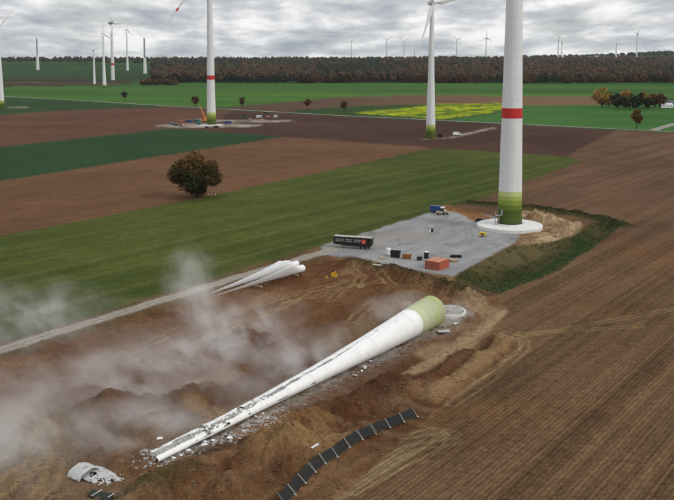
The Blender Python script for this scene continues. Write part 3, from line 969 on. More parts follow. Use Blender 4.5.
AUT = np.array([(0.075, 0.042, 0.025), (0.062, 0.040, 0.025), (0.090, 0.044, 0.022), (0.056, 0.042, 0.026), (0.045, 0.034, 0.022), (0.105, 0.062, 0.026)])
EVG = np.array([(0.022, 0.028, 0.018), (0.028, 0.032, 0.020), (0.018, 0.024, 0.017)])
front, back = [], []
_, yfront = on_hill(420, 83)
xl, _ = at_depth(150, 83, yfront)
for i in range(900):       # the edge of the wood
    t = FR.random()
    x = xl + t * 1500 + FR.normal() * 3
    y = yfront + FR.random() ** 1.5 * 70 + 12 * math.sin(x / 90) - (x > 120) * 0
    if x > 0.5 * y: continue
    k = float(vnoise(np.array([x / 60]), np.array([y / 120]), 5)[0])
    con = k < 0.34
    c = EVG[FR.integers(3)] if con else AUT[FR.integers(6)]
    hh = 8 + 16 * FR.random()
    front.append((x, y, float(hills(x, y)), hh, hh * (0.5 if con else 0.75), con, c))
for i in range(6800):      # its roof, climbing the slope
    v = FR.random()
    y = 1 / (1 / (yfront + 30) + v * (1 / 5600 - 1 / (yfront + 30)))
    x = (FR.random() * 2 - 1) * 0.47 * y
    if x < -0.205 * y - 0.10 * (yfront + 900 - y) * (y < yfront + 900) * 0 and y < 4200 + 300 * math.sin(x / 300): continue
    k = float(vnoise(np.array([x / 160]), np.array([y / 420]), 6)[0])
    con = k + 0.30 * min(1.0, max(0.0, (y - 2400) / 1500)) + 0.22 * FR.normal() > 0.58
    if x / y > 0.05: con = k + 0.15 * FR.normal() > 0.66 - 0.1 * (y > 4200)
    c = (EVG[FR.integers(3)] if con else AUT[FR.integers(5)] * 0.85)
    hh = (13 + 13 * FR.random()) * (1 + 0.15 * (y > 4000))
    back.append((x, y, float(hills(x, y)), hh, (9 + 8 * FR.random()) * (y / 2400) ** 0.8, con, c))
forest('forest_edge', 'brown and russet trees along the front edge of the wood', front, 3, True)
forest('forest', 'dark autumn wood covering the slope behind the far fields', back, 4, False)
far = []
for i in range(1500):
    y = 5000 + FR.random() * 1500 if FR.random() < .5 else 6200 + FR.random() * 900
    x = (FR.random() * 2 - 1) * 0.47 * y
    if 0.06 < x / y < 0.20 and y > 6000: continue
    hh = 14 + 10 * FR.random()
    far.append((x, y, float(hills(x, y)), hh, 26, False, EVG[FR.integers(3)] * 1.1))
forest('far_treeline', 'distant dark tree line along the horizon', far, 8, False)
hed = []
for i in range(110):
    x0, y0 = on_hill(142 + 34 * FR.random(), 83 + 2.0 * FR.random())
    hh = 7 + 5 * FR.random()
    hed.append((x0, y0, float(hills(x0, y0)), hh, hh * 1.1, False, AUT[FR.integers(6)]))
tag(forest('hedge', 'low brown hedge in front of the left end of the wood', hed, 9, True), 'low brown hedge in front of the left end of the wood', 'hedge')

# ------------------------------------------------------------------ wind turbines
def blade_rings(Lb, scale=1.0, n=14, root=1.0):
    prof = [(0, 2.0, 2.0, 0), (.03, 2.0, 2.0, 0), (.07, 2.3, 1.8, .1), (.13, 3.5, 1.25, .5), (.19, 4.1, 1.0, .75), (.27, 3.6, .80, .6), (.42, 2.6, .52, .40), (.6, 1.85, .34, .25), (.8, 1.25, .2, .15), (.93, .85, .12, .1), (.985, .5, .08, .05), (1, .12, .04, 0)]
    rs = []
    k = Lb / 39.0 * scale
    for t, ch, th, of in prof:
        tw = math.radians(16 * (1 - t))
        ring = []
        for j in range(n):
            a = 2 * PI * j / n
            x = math.cos(a) * ch / 2 * k + of * k
            y = math.sin(a) * th / 2 * k * (1 + (0.35 * math.cos(a) * -1 if t > .1 else 0))
            ring.append((x * math.cos(tw) - y * math.sin(tw), x * math.sin(tw) + y * math.cos(tw), t * Lb))
        rs.append(ring)
    return rs
def turbine(name, base, hub_h, rb, rt, label, blade=0, yaw=0.0, phase=0.0, stripe=None, green=0.0, group=None, flare=0.0, seg=32, rings=0, dark_nac=False, blade_mark=False, chord=1.0, steel_from=None):
    """yaw 0: the rotor faces the camera. phase: first blade, degrees clockwise from up"""
    t = thing(name, base, label, 'wind turbine', group)
    rad = lambda z: rt + (rb - rt) * ((1 - z / hub_h) ** (1 + flare))
    top = hub_h - 1.5 if blade else hub_h
    def section(n_, z0, z1, m, grow=0.0, nm=2, **kw):
        b = MB()
        b.lathe([(rad(z0 + (z1 - z0) * i / nm) + grow, z0 + (z1 - z0) * i / nm) for i in range(nm + 1)], seg, (True, True))
        return b.build(n_, m, t, smooth=True, **kw)
    z = 0.0
    if green:
        hs = [0.46, 0.14, 0.14, 0.13, 0.13]
        for i, h_ in enumerate(hs):
            section('green_band', z, z + green * h_, GREENS[i], 0.0)
            z += green * h_
    if rings:
        ringh = rings
        zs = [z]
        while zs[-1] + ringh < top:
            zs.append(zs[-1] + ringh)
        zs.append(top)
        for a, b_ in zip(zs[:-1], zs[1:]):
            if stripe and a < stripe[0] < b_ or stripe and a < stripe[1] < b_:
                pass
            g_ = 0.035
            b = MB()
            b.lathe([(rad(a) - 0.06, a), (rad(a) - 0.06, a + g_), (rad(a + g_), a + g_), (rad(b_), b_)], seg, (False, False))
            b.build('tower_ring', M_WHITE, t, smooth=True)
    elif steel_from:
        section('tower', z, steel_from, M_WHITE, nm=8)
        b = MB()
        b.lathe([(rad(steel_from) * 0.62, steel_from), (rt * 0.8, top)], seg, (True, True))
        b.build('upper_tower', M_GREY, t, smooth=True)
    else:
        section('tower', z, top, M_WHITE, nm=10)
    if stripe:
        section('red_band', stripe[0], stripe[1], M_RED, 0.035)
    if blade:
        R = Matrix.Translation((0, 0, hub_h)) @ Matrix.Rotation(yaw, 4, 'Z')
        k = blade / 39.0
        b = MB()   # egg-shaped nacelle, axis along local Y; the spinner points to -Y
        prof = [(0.15, -4.6), (1.1, -4.3), (1.9, -3.4), (2.35, -2.2), (2.6, -0.6), (2.55, 1.2), (2.2, 3.0), (1.5, 4.8), (0.7, 5.9), (0.1, 6.2)]
        Ry = Matrix.Rotation(-PI / 2, 4, 'X')
        b.lathe([(r_ * k, z_ * k) for r_, z_ in prof[3:]], 20, (True, True), R @ Ry)
        b.build('nacelle', M_GREY if dark_nac else M_WHITE, t, smooth=True)
        b = MB()
        b.lathe([(r_ * k, z_ * k) for r_, z_ in prof[:4]], 20, (True, False), R @ Ry)
        b.build('hub', M_GREY if dark_nac else M_WHITE, t, smooth=True)
        for q in range(3):
            a = math.radians(phase + 120 * q)
            Mx = R @ Matrix.Translation((0, -3.4 * k, 0)) @ Matrix.Rotation(a, 4, 'Y')
            b = MB()
            rs = blade_rings(blade, chord)
            b.rings(rs, (True, True), True, Mx)
            bo = b.build('blade', M_BLADE, t, smooth=True)
            if blade_mark:
                rs2 = [[(p[0] * 1.06, p[1] * 1.25, p[2]) for p in r_] for r_ in blade_rings(blade, chord)[7:9]]
                rs2 = [[(p[0] * .75 + q_[0] * .25, p[1] * .75 + q_[1] * .25, p[2] * .75 + q_[2] * .25) for p, q_ in zip(*rs2)], [(p[0] * .5 + q_[0] * .5, p[1] * .5 + q_[1] * .5, p[2] * .5 + q_[2] * .5) for p, q_ in zip(*rs2)]]
                b = MB()
                b.rings(rs2, (True, True), True, Mx)
                b.build('red_stripe', M_RED, bo, smooth=True)
    return t
# nearest turbine on its round plinth
bx, by = DISC
near_t = turbine('wind_turbine', (bx, by, 1.5), 138, 4.55, 1.75, 'big nearby white tower with red band and green foot on round plinth', blade=41, yaw=0.3, phase=0, stripe=(40.0, 43.8), green=12.6, flare=-0.12, seg=72, rings=3.8)
b = MB()
b.lathe([(12.3, -1.8), (12.3, -0.35), (12.1, -0.15), (6.0, 0.05), (5.95, 0.32), (4.4, 0.32)], 96)
b.build('plinth', mat('plinth_concrete', (0.66, 0.655, 0.63), rough=.85, var=.16, scale=.45), near_t, smooth=True)
b = MB()
b.lathe([(4.70, 0.30), (4.70, 0.75), (4.5, 0.78)], 72)
b.build('base_collar', M_DARK, near_t, smooth=True)
b = MB()
dx = -3.7
for s_y in (-0.55, 0.55):
    b.tube((dx - 1.6, -2.9 + s_y, -1.4), (dx - 0.7, -2.9 + s_y, 3.6), 0.07, n=6)
    b.tube((dx - 2.2, -2.9 + s_y, -1.4), (dx - 2.2, -2.9 + s_y, 5.2), 0.08, n=6)
for i in range(9):
    b.box((dx - 1.55 + i * .09, -2.9, -1.1 + i * 0.55), (0.35, 1.1, 0.06))
b.box((dx - 1.2, -2.9, 3.65), (2.2, 1.5, 0.10))
b.tube((dx - 2.2, -3.45, 5.2), (dx - 2.2, -2.35, 5.2), 0.07, n=6)
b.build('access_stairs', M_GREY, near_t)
b = MB()
b.box((dx + 0.15, -2.55, 4.8), (0.5, 1.1, 2.2))
b.build('door', M_GREY, near_t)

def tb_(px, py):
    x, y = on_hill(px, py)
    return (x, y, float(hills(x, y)) - 0.2)
p = tb_(211.5, 125.3)
sc = FPX / p[1]
hubz = at_depth(211, -32, p[1])[1]
far_red = turbine('wind_turbine', p, hubz - p[2], 4.5, 2.0, 'distant white tower with red band and green foot beside orange crane', blade=73, yaw=0.0, phase=217, stripe=(44.5, 48.5), green=13, blade_mark=True, chord=0.55)
b = MB()
b.lathe([(11.5, -1), (11.5, 0.6), (5.2, 1.1), (4.3, 1.1)], 40)
b.build('plinth', M_CONC, far_red, smooth=True)
p = tb_(430.5, 138.2)
hubz = at_depth(433, 2.5, p[1])[1]
turbine('wind_turbine', p, hubz - p[2], 4.1, 1.55, 'white turbine with green foot beside parked white van in dark field', blade=38, yaw=0.45, phase=200, green=11.5, flare=0.35)
def far_t(px, py, hx, hy, Y=None, **k):
    if Y is None:
        p = tb_(px, py)
    else:
        x, _ = at_depth(px, py, Y)
        p = (x, Y, float(hills(x, Y)) - 0.3)
    hz = at_depth(hx, hy, p[1])[1]
    bl = k.pop('bl', 0)
    k['blade'] = bl / (FPX / p[1])
    return turbine('wind_turbine', p, hz - p[2], k.pop('rb', 4.1), k.pop('rt', 1.5), **k)
GL = 'turbines of the cluster at the left'
far_t(1.5, 107.5, 2, 24.5, bl=27, yaw=1.28, phase=55, green=10, flare=0.3, label='white turbine cut by the left edge of the picture', group=GL)
far_t(94.5, 84, 94.3, 50, bl=13, yaw=1.0, phase=60, rb=3.0, flare=.3, label='smallest turbine of the left cluster, next to the green footed one', group=GL)
far_t(104.5, 88.3, 103.7, 34, bl=16.5, yaw=1.05, phase=-6, green=8, flare=.4, label='white turbine with greenish foot in front of the left cluster', group=GL)
far_t(113, 80, 112.3, 23, bl=23.5, yaw=1.25, phase=-33, stripe=(36, 41), rb=4.6, rt=2.4, dark_nac=True, label='tallest turbine of the left cluster with grey nacelle and red band', group=GL)
far_t(127.5, 65.3, 127.2, 30, Y=2900, bl=12.5, yaw=1.3, phase=-4, flare=.3, label='thin turbine right of the tallest one in the left cluster', group=GL)
far_t(37.8, 68.2, 37.2, 38, Y=2980, bl=0, rb=5.2, rt=2.6, steel_from=48, label='rotorless grey topped tower standing alone at far left', group=GL)
far_t(145, 72.3, 144.6, 38, Y=2650, bl=0, rb=5.2, rt=2.6, steel_from=46, label='rotorless grey topped tower near the left end of the wood', group=GL)
far_t(8.6, 60, 8.4, 50, Y=5400, bl=4, yaw=.4, phase=0, rb=3, label='tiny turbine on the horizon at far left', group=GL)
GF = 'distant turbines on the horizon beyond the wood'
for px, hy, bl, ph, ya, lab in (
    (351.6, 41, 6.2, 60, .3, 'leftmost horizon turbine above the middle of the wood'), (386.8, 39.5, 6.2, 60, .2, 'second horizon turbine from the left above the wood'),
    (404, 41, 6.2, 55, .3, 'third horizon turbine from the left, left of the white tower'), (414.5, 49, 3, 60, .3, 'tiny low horizon turbine just left of the white tower'),
    (428.5, 42, 6, 80, .3, 'horizon turbine hidden behind the white tower'), (456.7, 39.5, 6.4, 65, .25, 'horizon turbine right of the white tower'),
    (486, 37.5, 7.4, 0, .3, 'horizon turbine just left of the big nearby tower'), (558, 36.8, 7.6, 0, .5, 'taller horizon turbine of the close pair'),
    (561.6, 41, 6.6, 50, .4, 'shorter horizon turbine of the close pair'), (616, 42.5, 7.2, -8, .2, 'horizon turbine second from the right'), (636.5, 33, 8.4, 38, .5, 'rightmost and highest of the horizon turbines')):
    far_t(px, 57, px, hy, Y=5700, bl=bl, yaw=ya, phase=ph, rb=5.2, rt=2.6, label=lab, group=GF, seg=12, chord=1.9)

# ------------------------------------------------------------------ the blown-down tower
tower = thing('fallen_tower', (TB[0], TB[1], 0), 'white concrete tower lying toppled across the churned soil with lime green foot', 'tower', rz=0)
AX = Vector((TDIR[0], TDIR[1], 0))
SD = Vector((-TDIR[1], TDIR[0], 0))
if SD.y > 0: SD = -SD                     # SD points towards the camera side
PROF_S, PROF_R = [], []
for px, py, R_ in ((432, 309, 3.75), (415, 317, 3.60), (320, 371, 2.05), (265, 402, 1.55), (200, 433, 1.4), (151, 456.5, 1.35)):
    q_ = np.array(at(px, py, R_ * 0.75))
    PROF_S.append(float(np.dot(q_ - TB, TDIR)) / TLEN)
    PROF_R.append(R_)
PROF_S[0], PROF_S[-1] = 0.0, 1.0
def t_rad(s): return np.interp(s, PROF_S, PROF_R)
def t_sq(s): return np.interp(s, [0, .2, .6, .8, 1.0], [1.0, .93, .74, .60, .52])
def t_ctr(s): return t_rad(s) * np.interp(s, [0, .3, .7, 1], [0.82, 0.70, .66, .58]) - 0.20      # the wall has sunk into the soil
THETA = np.linspace(0, 2 * PI, 73)[:-1]
def shell(s0, s1, ns, name, m, seed, damage=1.0, holes=0.0, drop=0.0, wide=1.0):
    """a stretch of the tower wall; theta 0 = camera side, 90 deg = up"""
    ss = np.linspace(s0, s1, ns + 1)
    s, th = np.meshgrid(ss, THETA, indexing='ij')
    R, q = t_rad(s), t_sq(s)
    a = s * TLEN
    dn = fbm(a / 2.2, th * R / 1.6, 3, 201)
    dent = fbm(a / 11, th * 1.2, 2, 203)
    ctr = np.radians(80 + 7 * np.sin(s * 6) + 9 * fbm(a / 4, a * 0, 3, 205))
    dcr = np.abs(th - ctr) * R
    wcr = (0.10 + 0.14 * s + 0.85 * np.clip(s - .42, 0, .4)) * (1 + 1.1 * dn) * damage
    crack = np.clip((wcr - dcr) / 0.25 + 0.2, 0, 1)
    patch = fbm(a / 3.0, th * R / 2.0, 4, 207)
    bro = np.clip((patch - (0.80 - 0.75 * np.clip(s - .62, 0, .3) * damage)) * 9, 0, 1) * (damage > .5)
    low = np.where(th < 1, (0.05 - th) * 5, (th - (2 * PI - .55)) * 3)
    low = np.clip(low, 0, 1) * (s > .3) * (patch > 0.3) * 0.8
    d_ = np.maximum(np.maximum(crack, bro), low)
    wide = np.interp(s, [0, .3, .7, 1], [1, 1.03, 1.15, 1.2])
    rr_ = R * (1 + 0.012 * dent) - 0.14 * d_
    pos = (np.array(AX[:])[None, None] * a[..., None] + np.array(SD[:])[None, None] * (np.cos(th) * rr_ * wide)[..., None])
    pos[..., 2] = t_ctr(s) - drop + np.sin(th) * rr_ * q
    n = len(THETA)
    ii, jj = np.meshgrid(np.arange(ns), np.arange(n), indexing='ij')
    kk = (jj + 1) % n
    F = np.stack([ii * n + jj, ii * n + kk, (ii + 1) * n + kk, (ii + 1) * n + jj], -1).reshape(-1, 4)
    if holes:
        v = fbm(a[:-1] / 1.7, th[:-1] * R[:-1] / 1.3, 4, 301)
        keep = ~((v > 0.5 - holes) & (th[:-1] > .15) & (th[:-1] < 3.0))
        F = F[keep.ravel()]
    me = np_mesh(name, pos.reshape(-1, 3), F, smooth=True)
    a_ = me.attributes.new('damage', 'FLOAT', 'POINT')
    a_.data.foreach_set('value', d_.ravel().astype(np.float32))
    return link_mesh(name, me, m, tower)
def shell_mat(name, colr, dusty):
    m = bpy.data.materials.new(name)
    m.use_nodes = True
    t = m.node_tree
    b = t.nodes['Principled BSDF']
    b.inputs['Roughness'].default_value = 0.65
    b.inputs['Specular IOR Level'].default_value = 0.25
    at_ = t.nodes.new('ShaderNodeAttribute')
    at_.attribute_name = 'damage'
    co = t.nodes.new('ShaderNodeTexCoord')
    no = t.nodes.new('ShaderNodeTexNoise')
    no.inputs['Scale'].default_value = 1.6
    no.inputs['Detail'].default_value = 8
    no.inputs['Roughness'].default_value = 0.68
    t.links.new(co.outputs['Object'], no.inputs['Vector'])
    ad = t.nodes.new('ShaderNodeMath'); ad.operation = 'MULTIPLY_ADD'
    t.links.new(no.outputs['Fac'], ad.inputs[0]); ad.inputs[1].default_value = 1.5
    t.links.new(at_.outputs['Fac'], ad.inputs[2])
    mr = t.nodes.new('ShaderNodeMapRange')
    mr.inputs['From Min'].default_value = 1.12
    mr.inputs['From Max'].default_value = 1.38
    t.links.new(ad.outputs[0], mr.inputs[0])
    mx = t.nodes.new('ShaderNodeMix'); mx.data_type = 'RGBA'
    t.links.new(mr.outputs[0], mx.inputs['Factor'])
    n2_ = t.nodes.new('ShaderNodeTexNoise')
    n2_.inputs['Scale'].default_value = 0.5
    n2_.inputs['Detail'].default_value = 7
    t.links.new(co.outputs['Object'], n2_.inputs['Vector'])
    r2 = t.nodes.new('ShaderNodeValToRGB')
    r2.color_ramp.elements[0].position = 0.36
    r2.color_ramp.elements[0].color = tuple(c * (1 - dusty) + dusty * d_ for c, d_ in zip(colr, (0.42, 0.40, 0.37))) + (1,)
    r2.color_ramp.elements[1].position = 0.56
    r2.color_ramp.elements[1].color = colr + (1,)
    t.links.new(n2_.outputs['Fac'], r2.inputs[0])
    t.links.new(r2.outputs[0], mx.inputs[6])
    r3 = t.nodes.new('ShaderNodeValToRGB')
    r3.color_ramp.elements[0].color = (0.14, 0.135, 0.125, 1)
    r3.color_ramp.elements[1].color = (0.46, 0.45, 0.43, 1)
    r3.color_ramp.elements[0].position = 0.35
    r3.color_ramp.elements[1].position = 0.65
    t.links.new(no.outputs['Fac'], r3.inputs[0])
    t.links.new(r3.outputs[0], mx.inputs[7])
    t.links.new(mx.outputs[2], b.inputs['Base Color'])
    bp = t.nodes.new('ShaderNodeBump')
    bp.inputs['Distance'].default_value = 0.05
    t.links.new(no.outputs['Fac'], bp.inputs['Height'])
    t.links.new(bp.outputs[0], b.inputs['Normal'])
    return m
M_SHELL = shell_mat('toppled_white_concrete', (0.78, 0.785, 0.775), 0.14)
LIME = [shell_mat('dusty_lime_%d' % i, c, 0.6) for i, c in enumerate([(0.34, 0.385, 0.155), (0.37, 0.42, 0.19), (0.41, 0.455, 0.245), (0.46, 0.50, 0.31)])]
gs = 10.5 / TLEN
for i in range(4):
    shell(gs * i / 4, gs * (i + 1) / 4, 6, 'green_ring', LIME[i], 10 + i, damage=0.45)
NS = 22
edges = np.linspace(gs, 1.0, NS + 1)
for i in range(NS):
    s0, s1 = edges[i], edges[i + 1]
    hol = 0.0 if s0 < .68 else (0.02 if s0 < .72 or s0 > .87 else 0.34)
    shell(s0, s1 - 0.02 / TLEN, 7, 'tower_ring', M_SHELL, 30 + i, damage=1.0, holes=hol, drop=0.012 * (i % 3) + (0.06 if hol > .2 else 0))
rr = random.Random(5)
# crushed concrete inside the shattered stretch
cs = np.linspace(.66, .92, 60)
s2_, t2_ = np.meshgrid(cs, THETA[::2], indexing='ij')
rc = t_rad(s2_) * (0.80 + 0.16 * fbm(s2_ * TLEN / 0.9, t2_ * 2.2, 3, 411))
pc = np.array(AX[:])[None, None] * (s2_ * TLEN)[..., None] + np.array(SD[:])[None, None] * (np.cos(t2_) * rc)[..., None]
pc[..., 2] = t_ctr(s2_) - 0.2 + np.sin(t2_) * rc * t_sq(s2_)
n_ = len(THETA[::2])
ii, jj = np.meshgrid(np.arange(59), np.arange(n_), indexing='ij')
kk = (jj + 1) % n_
me = np_mesh('crushed_core', pc.reshape(-1, 3), np.stack([ii * n_ + jj, ii * n_ + kk, (ii + 1) * n_ + kk, (ii + 1) * n_ + jj], -1).reshape(-1, 4))
link_mesh('crushed_core', me, M_RUB, tower)
pr = random.Random(21)
for i in range(54):            # tilted plates of wall
    s = pr.uniform(.68, .90)
    th_ = math.radians(pr.gauss(80, 30))
    R, q = float(t_rad(s)), float(t_sq(s))
    c_ = AX * (s * TLEN) + SD * (math.cos(th_) * R) + Vector((0, 0, float(t_ctr(s)) + math.sin(th_) * R * q - 0.05))
    w_, l_ = pr.uniform(.16, .42), pr.uniform(.25, .85)
    outl = [(math.cos(2 * PI * j / 7) * l_ * pr.uniform(.7, 1.1), math.sin(2 * PI * j / 7) * w_ * pr.uniform(.7, 1.1)) for j in range(7)]
    Mp = Matrix.Translation(c_) @ Matrix.Rotation(math.atan2(AX.y, AX.x) + pr.gauss(0, .5), 4, 'Z') @ Matrix.Rotation(pr.gauss(PI / 2 - th_, .35) * -1, 4, 'X') @ Matrix.Rotation(pr.gauss(0, .25), 4, 'Y')
    MB().rings([[(a_, b_, -.07) for a_, b_ in outl], [(a_, b_, .07) for a_, b_ in outl]], (True, True), True, Mp).build('broken_plate', M_SHELL if i % 4 else M_RUB, tower)
# dark disc paints the hollow foot's shade; crushed concrete closes the broken end
for s, rr_, m_b, n_b in ((0.001, 0.93, M_DARK, 'hollow_shade_disc'), (0.99, 0.97, M_RUB, 'crushed_end')):
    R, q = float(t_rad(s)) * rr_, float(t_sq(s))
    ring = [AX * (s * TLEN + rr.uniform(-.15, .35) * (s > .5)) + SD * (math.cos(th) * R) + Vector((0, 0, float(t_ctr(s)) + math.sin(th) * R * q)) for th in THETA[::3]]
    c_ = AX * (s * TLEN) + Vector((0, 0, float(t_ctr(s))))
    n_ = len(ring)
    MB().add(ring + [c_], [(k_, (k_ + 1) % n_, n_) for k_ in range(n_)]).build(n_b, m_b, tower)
# rubble and fragments
def rock(seed, flat=0.6, jag=0.35):
    r = random.Random(seed)
    bm = bmesh.new()
    bmesh.ops.create_icosphere(bm, subdivisions=1, radius=1)
    for v in bm.verts:
        v.co *= 1 + r.uniform(-jag, jag)
        v.co.z *= flat
    me = bpy.data.meshes.new('fragment')
    bm.to_mesh(me)
    bm.free()
    return me
ROCKS = [rock(i, 0.35 + 0.1 * (i % 4)) for i in range(6)]
for me in ROCKS: me.materials.append(M_RUB)
RW = [rock(20 + i, 0.3 + 0.08 * (i % 3)) for i in range(4)]
for me in RW: me.materials.append(M_SHELL)
rr = random.Random(5)
def tower_point(s, side):
    p = Vector((TB[0], TB[1], 0)) + AX * (s * TLEN) + SD * side
    return p
frag_pts = []
for i in range(46):
    s = rr.choice([rr.uniform(.70, .98), rr.uniform(.3, .98), rr.uniform(.72, .9)])
    side = rr.choice([1, 1, -1]) * (float(t_rad(s)) + abs(rr.gauss(0.4, 1.4)))
    p = tower_point(s, side)
    frag_pts.append((p.x, p.y, rr.uniform(.18, .55)))
for i, (x, y, s) in enumerate(frag_pts):
    o = bpy.data.objects.new('concrete_fragment', rr.choice(RW if i % 3 else ROCKS))
    C.objects.link(o)
    o.location = (x, y, gz(x, y) + s * .12)
    o.scale = (s * rr.uniform(.8, 1.6), s, s)
    o.rotation_euler = (rr.uniform(-.4, .4), rr.uniform(-.4, .4), rr.uniform(0, 6.28))
    tag(o, 'loose concrete fragment scattered along the toppled tower', 'rubble', 'loose fragments along the toppled tower')
def scatter(name, label, pts, m_list, kind, cat):
    Vs, Fs, off = [], [], 0
    r = np.random.default_rng(3)
    base = [(np.array([v.co[:] for v in me.vertices]), np.array([p.vertices[:] for p in me.polygons])) for me in ROCKS]
    for (x, y, z, s) in pts:
        bv, bf = base[r.integers(len(base))]
        a = r.random() * 6.28
        q = bv * s * np.array([1 + r.random(), 1, .8])
        q = np.stack([q[:, 0] * math.cos(a) - q[:, 1] * math.sin(a), q[:, 0] * math.sin(a) + q[:, 1] * math.cos(a), q[:, 2]], 1)
        Vs.append(q + np.array([x, y, z]))
        Fs.append(bf + off)
        off += len(bv)
    me = np_mesh(name, np.concatenate(Vs), np.concatenate(Fs))
    o = link_mesh(name, me, m_list)
    return tag(o, label, cat, kind=kind)
pts = []
for i in range(1700):
    s = rr.uniform(0, 1) ** 0.8 if rr.random() < .6 else rr.uniform(.66, .95)
    side = rr.choice([1, 1, 1, -1]) * (float(t_rad(s)) * 0.9 + abs(rr.gauss(0, 1.3)))
    p = tower_point(s, side)
    pts.append((p.x, p.y, rr.uniform(.04, .17)))
for i in range(420):
    s = rr.uniform(.70, .88)
    p = tower_point(s, rr.gauss(3.6, 1.8))
    pts.append((p.x, p.y, rr.uniform(.05, .22)))
for i in range(300):
    p = tower_point(rr.gauss(.985, .02), rr.gauss(0, 1.3))
    pts.append((p.x, p.y, rr.uniform(.06, .28)))
for i in range(260):
    a, d = rr.uniform(0, 6.28), abs(rr.gauss(3.5, 2.6))
    pts.append((RINGC[0] + d * math.cos(a), RINGC[1] + d * math.sin(a), rr.uniform(.06, .3)))
zz_ = height(np.array([p[0] for p in pts]), np.array([p[1] for p in pts]))
scatter('rubble', 'pale concrete rubble strewn beside the toppled tower', [(a, b_, z, c) for (a, b_, c), z in zip(pts, zz_)], M_RUB, 'stuff', 'rubble')
# rubble lying on the collapsed crest
pts = []
for i in range(620):
    s = rr.uniform(.45, .95) if i % 2 else rr.uniform(.70, .90)
    a = math.radians(rr.gauss(82, 10 if s < .72 else 26))
    R, q = float(t_rad(s)), float(t_sq(s))
    p = tower_point(s, math.cos(a) * R)
    pts.append((p.x, p.y, float(t_ctr(s)) + math.sin(a) * R * q - 0.05 - (0.15 if .73 < s < .86 else 0), rr.uniform(.04, .15)))
scatter('crest_rubble', 'grey broken concrete lying on the cracked crest of the toppled tower', pts, M_RUB, 'stuff', 'rubble')
pts = []
for i in range(9000):     # clods and stones over the works
    x, y = on_hill(rr.uniform(-40, 520), rr.uniform(285, 500))
    pts.append((x, y, abs(rr.gauss(.05, .10)) + .03))
px_ = np.array([p[0] for p in pts]); py_ = np.array([p[1] for p in pts])
ok = in_poly(px_, py_, SITE)
zz_ = height(px_, py_)
scatter('soil_clods', 'clods of earth scattered over the bare soil', [(p[0], p[1], z, p[2]) for p, z, k in zip(pts, zz_, ok) if k], mat('clod', (0.105, 0.066, 0.037), rough=1, var=.35, scale=.3), 'stuff', 'soil clods')

# torn-off wall piece beyond the broken end
def wall_piece(name, label, px, py, Lp, Wp, yaw, curl, holes, seed, tilt=0.0, n=(30, 22), lift=0.3):
    x, y = at(px, py)
    z0 = gz(x, y) + lift
    t = thing(name, (x, y, z0), label, 'wall fragment', rz=yaw)
    vs, cd = [], []
    for i in range(n[0] + 1):
        for j in range(n[1] + 1):
            a, c_ = i / n[0] - .5, j / n[1] - .5
            ang = c_ * curl
            rad_ = Wp / curl
            nz = float(fbm(np.array([a * 5.0 + seed]), np.array([c_ * 4.0]), 4, seed)[0])
            rag = 0.18 * float(fbm(np.array([c_ * 9.0]), np.array([a * 2 + seed]), 3, seed + 3)[0])
            xx = a * Lp * (1 + rag)
            vs.append((xx, math.sin(ang) * rad_, (math.cos(ang) - math.cos(curl / 2)) * rad_ + tilt * a * Lp + 0.08 * nz))
            cd.append(max(0, min(1, nz * 1.6)))
    F = []
    w = n[1] + 1
    for i in range(n[0]):
        for j in range(n[1]):
            v = float(fbm(np.array([i / 3.2]), np.array([j / 2.6]), 3, seed + 9)[0])
            if v > 0.52 - holes * (0.3 + i / n[0]): continue
            F.append((i * w + j, (i + 1) * w + j, (i + 1) * w + j + 1, i * w + j + 1))
    me = np_mesh('shell_plate', np.array(vs), np.array(F))
    a_ = me.attributes.new('damage', 'FLOAT', 'POINT')
    a_.data.foreach_set('value', np.array(cd, np.float32))
    o = link_mesh('shell_plate', me, M_PIECE, t)
    md = o.modifiers.new('thickness', 'SOLIDIFY')
    md.thickness = 0.16
    return t
M_PIECE = shell_mat('grey_white_wall_piece', (0.46, 0.47, 0.475), 0.7)
wall_piece('tower_fragment', 'arched white wall piece torn off beyond the broken tower end', 85, 470, 3.0, 5.4, math.radians(-38), 1.9, 0.02, 4, lift=0.1)
wall_piece('tower_fragment', 'larger holed grey white wall piece next to the arched one', 101, 474, 6.6, 4.4, math.radians(-40), 0.7, 0.42, 8, tilt=-0.05, lift=0.35)
wall_piece('tower_fragment', 'small white slab beside the foot of the toppled tower', 443.5, 331, 2.8, 1.9, math.radians(5), 0.5, 0.0, 12, lift=0.45, n=(14, 10))
wall_piece('tower_fragment', 'small white slab below the foot of the toppled tower', 455, 323, 1.6, 1.1, math.radians(50), 0.4, 0.0, 15, lift=0.3, n=(10, 8))

# broken footing ring
fx, fy = RINGC
fz = gz(fx, fy)
ringt = thing('foundation_ring', (fx, fy, fz), 'low white concrete ring left where the toppled tower stood', 'foundation')
b = MB()
n = 64
rprof = [(4.85, -0.5), (4.8, .45), (4.3, .48), (4.2, -0.3)]
b.rings([[((r_ + .06 * rr.uniform(-1, 1)) * math.cos(2 * PI * j / n), (r_ + .06 * rr.uniform(-1, 1)) * math.sin(2 * PI * j / n), z_ if z_ < 0 else z_ * (0.7 + .5 * float(vnoise(np.array([j / 3.0]), np.array([.5]), 7)[0]))) for j in range(n)] for r_, z_ in rprof], (False, False))
b.build('ring_wall', M_CONC, ringt, smooth=True)
b = MB()
prof = []
n = 40
vs = [(0, 0, 0.35)] + [(4.2 * k / 4 * math.cos(2 * PI * j / n), 4.2 * k / 4 * math.sin(2 * PI * j / n), 0.25 + 0.25 * rr.uniform(-1, 1)) for k in range(1, 5) for j in range(n)]
fs = [(0, 1 + j, 1 + (j + 1) % n) for j in range(n)] + [(1 + k * n + j, 1 + (k + 1) * n + j, 1 + (k + 1) * n + (j + 1) % n, 1 + k * n + (j + 1) % n) for k in range(3) for j in range(n)]
